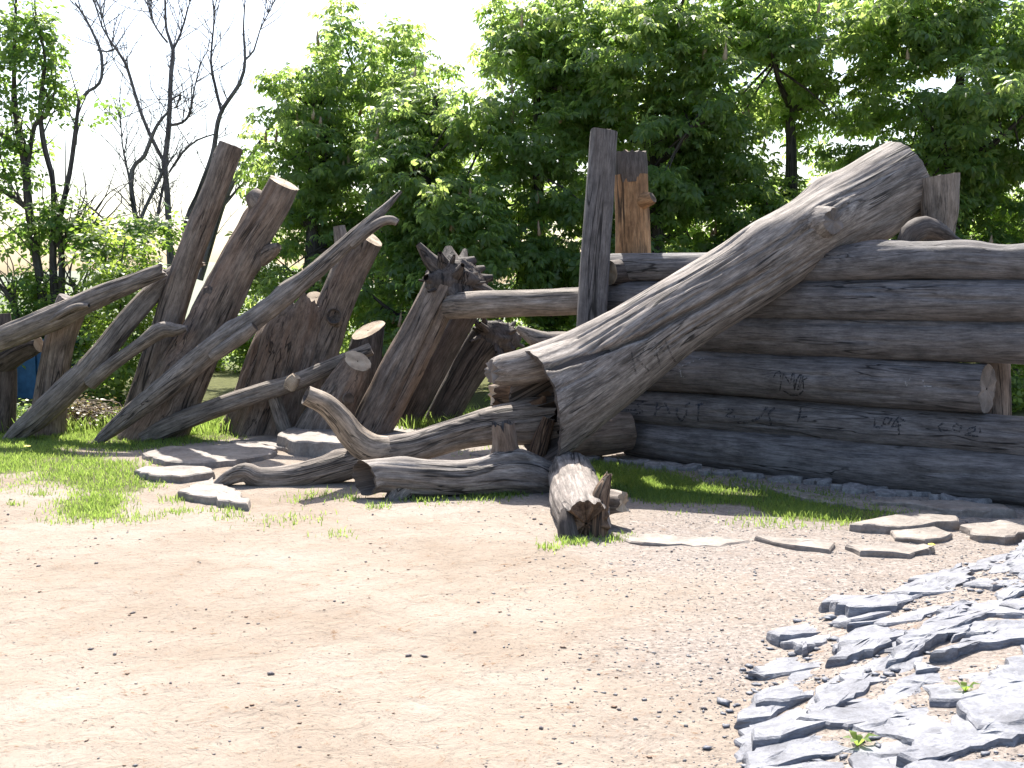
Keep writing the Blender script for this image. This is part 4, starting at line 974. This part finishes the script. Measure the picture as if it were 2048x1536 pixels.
def spikes(pos, h, r, rng):
    V, F = [], []
    prof = [(0.0, 0.5), (0.15, 1.0), (0.5, 0.75), (0.8, 0.4), (1.0, 0.05)]
    for p in pos:
        b = len(V); hh = h * rng.uniform(0.7, 1.2); lean = rng.normal(0, 0.08, 2)
        for f, k in prof:
            for i in range(5):
                a = i / 5 * 2 * math.pi + f * 2; rr = r * k * rng.uniform(0.6, 1.3)
                V.append((p[0] + math.cos(a) * rr + lean[0] * hh * f, p[1] + math.sin(a) * rr + lean[1] * hh * f, p[2] + hh * f))
        for j in range(4):
            for i in range(5): F.append((b + j * 5 + i, b + j * 5 + (i + 1) % 5, b + j * 5 + 5 + (i + 1) % 5, b + j * 5 + 5 + i))
    return np.array(V), np.array(F)

def tree(name, label, cat, px, d, top_z, lobes, ntips, per, templ, mat, seed, r0=0.13, blossoms=0, pet=0.17, thr=-0.25, shell=0.45, clump=0.9, smin=0.75, smax=1.2, group=None, trunk_top=None, nlimb=9, droop=0.4):
    rng = np.random.default_rng(seed)
    x = (px - 1024) / FPX * d; z0 = hz(x, d) - 0.1
    t = thing(name, label, cat, (x, d, z0), group)
    V, F, lc, tp, td = crown_mesh(lobes, ntips, per, TEMPL[templ], rng, pet, shell, clump, thr, seed, smin, smax, droop)
    trunk, limbs = limb_set((x, d, z0), trunk_top or (x + rng.normal(0, 0.2), d, top_z * 0.9), r0, tp, rng, seed, nlimb)
    mesh_obj('trunk', trunk['v'], trunk['f'], M['bark'], t, t.location, gc=trunk['gc'])
    for T in limbs[:nlimb]: mesh_obj('limb', T['v'], T['f'], M['bark'], t, t.location, gc=T['gc'])
    v, f, gcc = join(limbs[nlimb:])
    mesh_obj('twigs', v, f, M['bark'], t, t.location, gc=gcc)['kind'] = 'stuff'
    c = mesh_obj('crown', V, F, mat, t, t.location, lc=lc, smooth=False)
    if blossoms:
        sel = np.argsort(-(td[:, 2] - td[:, 1] * 0.8 + rng.normal(0, 0.4, len(td))))[:blossoms]
        sv, sf = spikes(tp[sel] + np.array((0, -0.05, 0.05)), 0.22, 0.035, rng)
        bl = mesh_obj('blossoms', sv, sf, M['blossom'], t, t.location, lc=np.repeat(rng.random(len(sel)), 25)); bl['kind'] = 'stuff'
    return t

def ell(px, py, d, rx, rz, ry):
    c = P(px, py, d); return ((c.x, c.y, c.z), (RP(rx, d), ry, RP(rz, d)))

CH = [  # px, depth, top y px, crown half width px, label
 (615, 17.0, 105, 120, 'chestnut tree at the left end of the row, thin at its left edge', 330),
 (765, 18.5, 20, 150, 'tall chestnut under the bright sky glow, second from the left of the row', 380),
 (885, 16.0, 105, 150, 'low sunlit chestnut with many upright blossoms, third from the left', 520),
 (1100, 16.6, -25, 150, 'dark chestnut rising behind the tall grey timber post', 560),
 (1325, 16.0, -70, 160, 'chestnut with a straight dark trunk right of the peeled post', 560),
 (1570, 16.6, -60, 160, 'chestnut behind the middle of the slanting log', 560),
 (1885, 15.6, -90, 180, 'chestnut behind the flared post', 620),
 (2190, 16.0, -70, 170, 'chestnut half cut off by the right picture edge', 450),
]
for i, (px, d, ty, hw, lab, nt_) in enumerate(CH):
    rng = random.Random(70 + i)
    top = P(px, ty, d).z
    lobes = []
    H = top
    for j in range(8):
        f = j / 7
        py = ty + 80 + (640 - ty - 80) * f
        w = hw * (0.75 + 0.35 * math.sin(min(1, 0.2 + f * 0.9) * math.pi * 0.8)) if i > 2 else hw * (0.5 + 0.55 * math.sin(min(1, 0.2 + f * 0.9) * math.pi * 0.75))
        for sd in (-1, 1):
            lobes.append(ell(px + (sd * 0.38 + rng.uniform(-0.2, 0.2)) * w, py + rng.uniform(-30, 30), d + rng.uniform(-0.9, 0.6), w * rng.uniform(0.5, 0.72), 80 * rng.uniform(0.85, 1.2), rng.uniform(0.8, 1.3)))
    tree('chestnut_tree', lab, 'tree', px, d, top, lobes, int(nt_ * (1.6 if i < 3 else 1.85)), 8, 'chestnut', M['leaf_chestnut'], 200 + i, 0.16, 16, thr=-0.06 if i < 3 else -0.13, clump=3.0, smin=0.45, smax=0.85, shell=0.36, group='row of chestnut trees behind the wall')

# ivy-green shrubs filling in under the trees
SH = [  # px, depth, top y px, half width px, dry, label
 (-120, 13.6, 640, 130, 'leafy shrub beyond the left edge stump'),
 (110, 15.5, 560, 120, 'leafy shrub below the multi-stemmed maple'),
 (235, 14.0, 440, 110, 'tall loose shrub showing between the resting log and the forked trunk'),
 (390, 19.5, 660, 80, 'low shrub in the gap right of the forked trunk'),
 (505, 19.5, 540, 85, 'shrub between the forked trunk and the broad stump'),
 (640, 19.8, 560, 90, 'shrub behind the sawn limb of the broad stump'),
 (790, 19.5, 640, 85, 'shrub filling the gap left of the root-topped trunk'),
 (930, 19.0, 690, 90, 'shrub glowing between the dark leaning trunks'),
 (1090, 13.2, 640, 95, 'bright shrub seen under the horizontal rail'),
 (1240, 19.5, 560, 110, 'shrub behind the plank and peeled posts'),
 (1480, 19.5, 500, 130, 'shrub behind the middle of the log wall'),
 (1740, 13.0, 490, 130, 'shrub peeping over the wall left of the flared post'),
 (1150, 19.0, 430, 170, 'bright tall shrub far behind the plank post'),
 (1420, 19.4, 400, 180, 'bright tall shrub far behind the upper half of the slanting log'),
 (1690, 19.0, 400, 180, 'bright tall shrub far behind the top of the slanting log'),
 (1950, 18.6, 390, 180, 'bright tall shrub far behind the right half of the wall'),
 (2160, 18.8, 400, 180, 'bright tall shrub at the right edge far behind the wall'),
 (2030, 12.6, 520, 150, 'shrub seen through the gap at the end of the short wall log'),
]
for i, (px, d, ty, hw, lab) in enumerate(SH):
    rng = random.Random(170 + i); lobes = []
    for j in range(6):
        py = ty + 50 + (870 - ty - 60) * (j / 5)
        lobes.append(ell(px + rng.uniform(-0.4, 0.4) * hw, py, d + rng.uniform(-0.3, 0.4), hw * rng.uniform(0.55, 0.8), 62 if hw < 150 else 75, rng.uniform(0.45, 0.8)))
    tree('shrub', lab, 'shrub', px, d, P(px, ty, d).z, lobes, 300 if d < 18 or hw < 150 else 620, 7, 'shrub', M['leaf_shrub'], 300 + i, 0.035, 0, pet=0.11, thr=-0.2, clump=2.0, smin=0.8, smax=1.5, group='shrubs behind the timbers', nlimb=7, droop=0.25)

# dry bramble heap on the left
def bramble():
    rng = np.random.default_rng(91)
    t = thing('bramble', 'brown dry bramble heap between the left leaning logs', 'bush', (P(190, 870, 11.9).x, 11.9, 0.0))
    lobes = [ell(190, 840, 11.9, 70, 45, 0.4), ell(150, 830, 11.8, 45, 45, 0.3), ell(240, 850, 11.8, 40, 35, 0.3)]
    V, F, lc, tp, td = crown_mesh(lobes, 260, 5, TEMPL['small'], rng, 0.06, 0.5, 2.0, -0.6, 5, 0.5, 1.0)
    mesh_obj('leaves', V, F, M['leaf_dry'], t, t.location, lc=lc, smooth=False)
    st = []
    for k in range(70):
        a = P(130 + rng.random() * 130, 872, 11.7 + rng.random() * 0.4); a.z = 0
        e = Vector(tp[rng.integers(len(tp))]); mid = a.lerp(e, 0.5) + Vector((rng.normal(0, .08), 0, 0.12))
        st.append(tube([(a, 0.007), (mid, 0.006), (e, 0.003)], seg=4, step=0.1, seed=k))
    v, f, gcc = join(st); o = mesh_obj('stems', v, f, M['brown'], t, t.location, gc=gcc); o['kind'] = 'stuff'
bramble()
tr = np.random.default_rng(17)
t = thing('ivy_bush', 'low dark ivy bush at the foot of the left stump', 'bush', (P(30, 860, 12.0).x, 12.0, 0))
V, F, lc, tp, td = crown_mesh([ell(30, 845, 12.0, 60, 38, 0.3), ell(125, 838, 11.8, 26, 34, 0.2)], 220, 6, TEMPL['small'], tr, 0.06, 0.5, 2, -0.6, 8, 0.6, 1.1)
mesh_obj('leaves', V, F, M['leaf_chestnut'], t, t.location, lc=lc, smooth=False)
st = [tube([(Vector((tp[k][0] * 0.7 + t.location.x * 0.3, 12.0, 0.0)), 0.006), (Vector(tp[k]), 0.003)], seg=4, step=0.2, seed=k) for k in range(30)]
v, f, gcc = join(st); mesh_obj('stems', v, f, M['bark'], t, t.location, gc=gcc)['kind'] = 'stuff'

# ---- multi-stemmed maple, left
def tracked(parent, part, lines, d, mat, loc, seg=10, joined=True):
    ts = []
    for k, ln in enumerate(lines):
        dd = ln[0][3] if len(ln[0]) > 3 else 0
        ts.append(tube([(P(a, b, d + dd), RP(r, d)) for a, b, r, *_ in ln], seg=seg, step=0.12, rough=0.12, ridge=0.05, seed=k))
    for T in ts:
        mesh_obj(part, T['v'], T['f'], mat, parent, loc, gc=T['gc'])
    return ts
def twigs(ts, n, rng, length, r, depth=1, up=0.6):
    out = []
    for k in range(n):
        T = ts[rng.integers(len(ts))]; i = rng.integers(len(T['c']) // 5, len(T['c'])); s = Vector(T['c'][i])
        tang = Vector(T['c'][min(i + 1, len(T['c']) - 1)]) - Vector(T['c'][max(i - 1, 0)])
        dr = (tang.normalized() * 0.7 + Vector((rng.normal(0, 0.7), rng.normal(0, 0.5), abs(rng.normal(up, 0.3))))).normalized()
        L = length * rng.uniform(0.4, 1.2); j = Vector((rng.normal(0, .12), rng.normal(0, .1), rng.normal(0.05, .08))) * L
        out.append(tube([(s, r), (s + dr * L * 0.5 + j, r * 0.7), (s + dr * L + j * 0.4, r * 0.3)], seg=5, step=0.12, seed=k))
    return out
MD = 15.5
rng = np.random.default_rng(55)
bx = P(105, 800, MD); t = thing('maple_tree', 'loose multi-stemmed young maple in front of the white sky at left', 'tree', (bx.x, MD, hz(bx.x, MD) - 0.1))
stems = tracked(t, 'stem', [
 [(78,870,12),(82,700,11),(85,600,9),(70,500,8),(58,420,8),(50,330,7),(34,250,6),(28,160,4),(30,60,3),(34,-40,2)],
 [(100,870,11),(102,700,9),(108,600,8),(106,520,7),(108,440,6),(105,360,5),(88,290,5),(80,210,4),(90,120,3),(70,20,2)],
 [(120,870,10),(118,700,8),(122,600,7),(124,520,6),(118,450,6),(130,390,5),(142,330,4.5),(150,270,4),(158,200,3)],
 [(60,300,6),(30,290,5),(-10,255,4),(-60,200,3)], [(60,420,6),(20,390,5),(-30,360,3)], [(165,690,6),(162,600,6),(140,560,4)],
 [(55,330,5),(70,250,4),(95,230,3),(110,180,2)], [(100,500,4),(150,460,3),(210,440,2)], [(40,660,7),(20,590,6),(-20,560,4)],
], MD, M['bark'], t.location)
tw = twigs(stems, 130, rng, 1.0, 0.012)
v, f, gcc = join(tw); mesh_obj('twigs', v, f, M['bark'], t, t.location, gc=gcc)['kind'] = 'stuff'
lob = [ell(35,60,MD,45,90,0.5), ell(90,70,MD,22,70,0.4), ell(50,180,MD,62,75,0.7), ell(130,180,MD,45,28,0.5), ell(205,205,MD,28,22,0.3), ell(70,260,MD,75,40,0.7), ell(150,270,MD,35,45,0.5), ell(120,350,MD,60,50,0.6),
       ell(20,330,MD,45,60,0.5), ell(30,450,MD,75,55,0.8), ell(130,440,MD,55,45,0.6), ell(60,540,MD,90,50,0.8), ell(200,480,MD,55,40,0.5), ell(270,450,MD,45,28,0.4), ell(330,460,MD,36,40,0.4), ell(250,545,MD,70,40,0.5), ell(130,600,MD,90,40,0.6), ell(10,620,MD,60,40,0.6), ell(-80,400,MD,80,200,0.8)]
V, F, lc, tp, td = crown_mesh(lob, 760, 6, TEMPL['maple'], rng, 0.11, 0.5, 2.2, -0.12, 9, 0.8, 1.35, 0.3)
mesh_obj('crown', V, F, M['leaf_maple'], t, t.location, lc=lc, smooth=False)

# ---- bare tree
BD = 17.5
rng = np.random.default_rng(66)
bx = P(345, 850, BD); t = thing('bare_tree', 'bare dark tree with many crossing branches against the white sky', 'tree', (bx.x, BD, hz(bx.x, BD) - 0.1))
stems = tracked(t, 'branch', [[(a, b, max(1.0, r * 0.72), *z) for a, b, r, *z in ln] for ln in [
 [(350,880,15),(346,700,13),(343,560,11),(338,470,9),(335,390,8),(330,330,7),(336,270,7),(340,210,6),(342,150,6),(346,100,5),(333,60,3.5),(330,0,2.5)],
 [(332,330,5),(305,280,5),(280,220,4.5),(262,160,4),(250,125,4),(230,95,3),(205,55,2.2),(190,5,1.5)],
 [(346,100,3),(362,65,2.6),(375,20,2),(384,-10,1.5)], [(335,85,3),(312,55,2.2),(295,10,1.6),(280,-20,1)],
 [(360,880,13,0.3),(362,640,11),(372,460,9),(400,380,8),(425,310,7),(440,230,6),(480,165,5),(490,120,4),(487,60,2.5),(490,0,1.6)],
 [(443,225,4,0.3),(430,170,4),(422,120,3),(428,40,2),(424,-10,1.3)], [(490,120,3,0.3),(508,100,2.4),(520,60,1.8),(545,10,1)],
 [(310,620,8,-0.3),(262,370,6),(290,310,5.5),(305,270,5),(318,245,4),(335,225,3)], [(262,372,4,-0.3),(255,340,3),(245,290,2),(240,220,1.5)],
 [(342,250,4),(365,245,3.5),(380,225,3),(388,180,2),(400,130,1.2)], [(340,200,3),(362,190,2),(352,215,2)], [(338,345,3,0.2),(365,305,3),(395,280,2.5),(430,268,2)],
 [(400,560,9,0.5),(450,400,7),(490,330,6),(530,270,5),(575,200,3)], [(440,420,4,0.5),(490,365,3.5),(540,350,2.5)],
 [(150,290,4.5,-0.4),(160,200,4),(190,175,4),(203,155,4),(203,110,4),(190,75,3.5),(170,35,3),(150,5,2)], [(195,100,3,-0.4),(225,102,2),(215,70,2),(200,20,1.2)],
 [(300,470,5,-0.2),(282,440,5),(325,345,4)], [(310,455,4),(325,380,3.5),(336,320,3)],
]], BD, M['bare_bark'], t.location)
tw = twigs(stems, 320, rng, 0.8, 0.008); tw2 = twigs(tw, 650, rng, 0.35, 0.0045)
v, f, gcc = join(tw + tw2); mesh_obj('twigs', v, f, M['bare_bark'], t, t.location, gc=gcc)['kind'] = 'stuff'

# ------------------------------------------------------------------ blue cabin behind the left stumps
t = thing('blue_cabin', 'blue ribbed sheet-metal cabin glimpsed behind the left stumps', 'cabin', P(20, 845, 14.8))
D = 14.8; zt = P(0, 690, D).z; zb = -0.05
for k in range(8):
    a = P(-90 + k * 22, 0, D).x; b = P(-90 + k * 22 + 20.5, 0, D).x; y0 = D + (0.0 if k % 2 else 0.035)
    V = [(a, y0, zb), (b, y0, zb), (b, y0 + 0.05, zb), (a, y0 + 0.05, zb), (a, y0, zt), (b, y0, zt), (b, y0 + 0.05, zt), (a, y0 + 0.05, zt)]
    Fb = [(0, 1, 5, 4), (1, 2, 6, 5), (2, 3, 7, 6), (3, 0, 4, 7), (4, 5, 6, 7), (3, 2, 1, 0)]
    mesh_obj('panel', V, Fb, M['blue'], t, t.location, smooth=False)
x0, x1 = P(-92, 0, D).x, P(88, 0, D).x
V = [(x, y, z) for z in (zb, zt + 0.0) for x, y in ((x0, D + .09), (x1, D + .09), (x1, D + 1.2), (x0, D + 1.2))]
mesh_obj('wall', V, Fb, M['blue'], t, t.location, smooth=False)
V = [(x, y, z) for z in (zt + 0.003, zt + 0.06) for x, y in ((x0 - .06, D - .06), (x1 + .06, D - .06), (x1 + .06, D + 1.26), (x0 - .06, D + 1.26))]
mesh_obj('roof', V, Fb, M['blue'], t, t.location, smooth=False)

# ------------------------------------------------------------------ grass, weeds, pebbles
def scatter(poly, n, rng):
    xs_ = [p[0] for p in poly]; ys_ = [p[1] for p in poly]
    x = rng.uniform(min(xs_) - .1, max(xs_) + .1, n * 3); y = rng.uniform(min(ys_) - .1, max(ys_) + .1, n * 3)
    nzz = fbm(np.stack([x * 1.3, y * 1.3, x * 0], 1), 3, 21)
    ok = in_poly(x + nzz * .1 + rng.normal(0, .10, len(x)), y + nzz * .35 + rng.normal(0, .16, len(x)), poly)
    thin = fbm(np.stack([x * 2.5, y * 2.5, x * 0], 1), 2, 77) > rng.uniform(-0.75, 0.4, len(x))
    ok &= thin
    return x[ok], y[ok]
def blades(x, y, h, w, rng, name, label):
    n = len(x); z = height(x, y) - 0.005
    a = rng.uniform(0, 2 * math.pi, n); hh = h * rng.uniform(0.45, 1.3, n); ln = rng.normal(0, 0.35, (n, 2)) * hh[:, None]
    dx, dy = np.cos(a) * w, np.sin(a) * w
    b1 = np.stack([x - dx, y - dy, z], 1); b2 = np.stack([x + dx, y + dy, z], 1)
    m1 = np.stack([x - dx * .7 + ln[:, 0] * .35, y - dy * .7 + ln[:, 1] * .35, z + hh * .6], 1); m2 = np.stack([x + dx * .7 + ln[:, 0] * .35, y + dy * .7 + ln[:, 1] * .35, z + hh * .6], 1)
    t1 = np.stack([x + ln[:, 0] - dx * .1, y + ln[:, 1] - dy * .1, z + hh], 1); t2 = np.stack([x + ln[:, 0] + dx * .1, y + ln[:, 1] + dy * .1, z + hh], 1)
    V = np.stack([b1, b2, m1, m2, t1, t2], 1).reshape(-1, 3)
    k = np.arange(n)[:, None] * 6
    F = np.concatenate([k + np.array([[0, 1, 3, 2]]), k + np.array([[2, 3, 5, 4]])])
    o = mesh_obj(name, V, F, M['grass'], lc=np.repeat(np.clip(rng.normal(.5, .28, n), 0, 1), 6), smooth=False)
    o['kind'] = 'stuff'; o['label'] = label; o['category'] = 'grass'
rng = np.random.default_rng(23)
xa, ya = scatter(turf_l, 50000, rng); xb, yb = scatter(turf_l2, 2600, rng); xc, yc = scatter(turf_r, 24000, rng)
sx, sy = [], []
for a, b, n, r in [(80,990,60,.05),(28,1010,30,.04),(270,1038,160,.12),(300,972,80,.07),(360,1000,110,.08),(350,1025,60,.06),(400,1022,50,.07),(465,1022,50,.06),(575,1042,120,.15),(460,1036,50,.06),(680,1070,50,.07),(1100,1098,60,.05),
                   (850,1000,260,.14),(960,995,350,.13),(1010,990,300,.09),(1010,875,70,.1),(1150,1085,180,.07),(1220,1080,80,.05),(1250,1075,40,.04),(640,990,80,.1),(750,1015,60,.06),(1000,905,120,.25),(600,1000,60,.1),(40,975,60,.15),(700,1000,60,.06)]:
    c = G(a, b); sx += list(rng.normal(c.x, r, n)); sy += list(rng.normal(c.y, r * .8, n))
sx, sy = np.array(sx), np.array(sy)
blades(np.concatenate([xa, xb, xc]), np.concatenate([ya, yb, yc]), 0.04, 0.004, rng, 'grass', 'bright backlit grass along the left edge and under the wall')
blades(sx, sy, 0.04, 0.004, rng, 'grass_tufts', 'thin scattered grass tufts on the sand')
# weedy grass at the far left margin and among the trunks
xd = rng.uniform(-6.2, 0.6, 6000); yd = rng.uniform(11.3, 12.6, 6000)
blades(xd, yd, 0.16, 0.008, rng, 'tall_grass', 'taller rough grass between the leaning trunks')

def pebbles(n, name, label, mat, smin, smax, rng, flatn=0.6, gravel=False, xy=None):
    ico = np.array([(1,0,0),(-1,0,0),(0,1,0),(0,-1,0),(0,0,1),(0,0,-1)], float)
    fi = np.array([(0,2,4),(2,1,4),(1,3,4),(3,0,4),(2,0,5),(1,2,5),(3,1,5),(0,3,5)])
    # uniform in picture-ish density: more near the camera is natural; sample ground by area
    y = 2.6 + (rng.random(n) ** 1.0) * 6.2; x = rng.uniform(-0.52, 0.52, n) * y
    if xy is not None: x, y = xy
    if gravel:
        keep = rng.random(n) < np.clip((x + 0.4) / 1.6, 0.05, 1); x, y = x[keep], y[keep]
    cl = fbm(np.stack([x * 2.2, y * 2.2, x * 0], 1), 3, 55) > rng.uniform(-0.6, 0.5, len(x)); x, y = x[cl], y[cl]
    ok = ~(in_poly(x, y, turf_l) | in_poly(x, y, turf_r)); x, y = x[ok], y[ok]
    n = len(x); s = smin + (smax - smin) * rng.random(n) ** 7
    z = height(x, y)
    R = rng.normal(size=(n, 3, 3)); R, _ = np.linalg.qr(R)
    sh = rng.uniform(0.5, 1.2, (n, 1, 3)) * np.array((1.2, 0.9, flatn)) 
    jit = rng.uniform(0.75, 1.25, (n, 6, 1))
    a = rng.uniform(0, 6.28, n); ca, sa = np.cos(a), np.sin(a)
    q = ico[None] * sh * jit * s[:, None, None]
    V = np.stack([q[..., 0] * ca[:, None] - q[..., 1] * sa[:, None] + x[:, None], q[..., 0] * sa[:, None] + q[..., 1] * ca[:, None] + y[:, None], q[..., 2] + (z + s * 0.2)[:, None]], -1)
    F = (fi[None] + (np.arange(n) * 6)[:, None, None]).reshape(-1, 3)
    o = mesh_obj(name, V.reshape(-1, 3), F, mat, smooth=False)
    o['kind'] = 'stuff'; o['label'] = label; o['category'] = 'gravel'
pebbles(1500, 'pebbles', 'dark pebbles strewn over the sand', M['pebble'], 0.003, 0.02, rng)
pebbles(30000, 'gravel', 'grey gravel towards the slate bank', M['rubble'], 0.004, 0.012, rng, 0.6, True)
def shards(n, rng):
    y = rng.uniform(2.8, 6.6, n); x = rng.uniform(0.6, 3.6, n); d = x - np.interp(y, _by, _bxx)
    ok = (d > -0.12) & (np.abs(x) < 0.53 * y); return x[ok], y[ok]
pebbles(4500, 'bark_chips', 'rusty bark chips scattered over the sand', M['chip'], 0.002, 0.013, rng, 0.25)

pebbles(0, 'slate_shards', 'small slate shards between the bank slabs', M['slate'], 0.005, 0.034, rng, 0.3, False, shards(9000, rng))
# dandelion by the layered slab, weeds between the slates
def weed(px, py, label, n, h, flower=False):
    c = G(px, py); t = thing('dandelion' if flower else 'weed', label, 'plant', c)
    for k in range(n):
        a = k / n * 6.28 + random.uniform(-.3, .3); L = h * random.uniform(.7, 1.2); w = 0.012
        d = Vector((math.cos(a), math.sin(a), 0)); s = Vector((-d.y, d.x, 0)) * w
        V = [c - s * .3, c + s * .3, c + d * L * .5 + s + Vector((0, 0, L * .6)), c + d * L * .5 - s + Vector((0, 0, L * .6)), c + d * L + Vector((0, 0, L * .55))]
        mesh_obj('leaf', [tuple(v) for v in V], [(0, 1, 2, 3), (3, 2, 4)], M['grass'], t, c, lc=[0.5] * 5, smooth=False)
    if flower:
        for k in range(2):
            p = c + Vector((random.uniform(-.03, .03), -0.01, h * 1.1)); V = [tuple(p + Vector((0, 0, .008)))]; m = 10
            for q in range(m):
                A = q / m * 6.28; V.append(tuple(p + Vector((math.cos(A) * .022, math.sin(A) * .022, random.uniform(-.004, .002)))))
            mesh_obj('flower', V, [(0, 1 + q, 1 + (q + 1) % m) for q in range(m)], M['yellow'], t, c, smooth=False)
weed(1853, 1106, 'yellow dandelion at the end of the layered slab', 8, 0.05, True)
weed(1715, 1492, 'small green weed sprouting under the long slate', 6, 0.06)
weed(1930, 1382, 'small green weed between the upper slates', 5, 0.05)
weed(1942, 1243, 'tiny weed beside a dark slate lump', 4, 0.03)
weed(55, 908, 'yellow dandelion in the left grass', 7, 0.07, True)
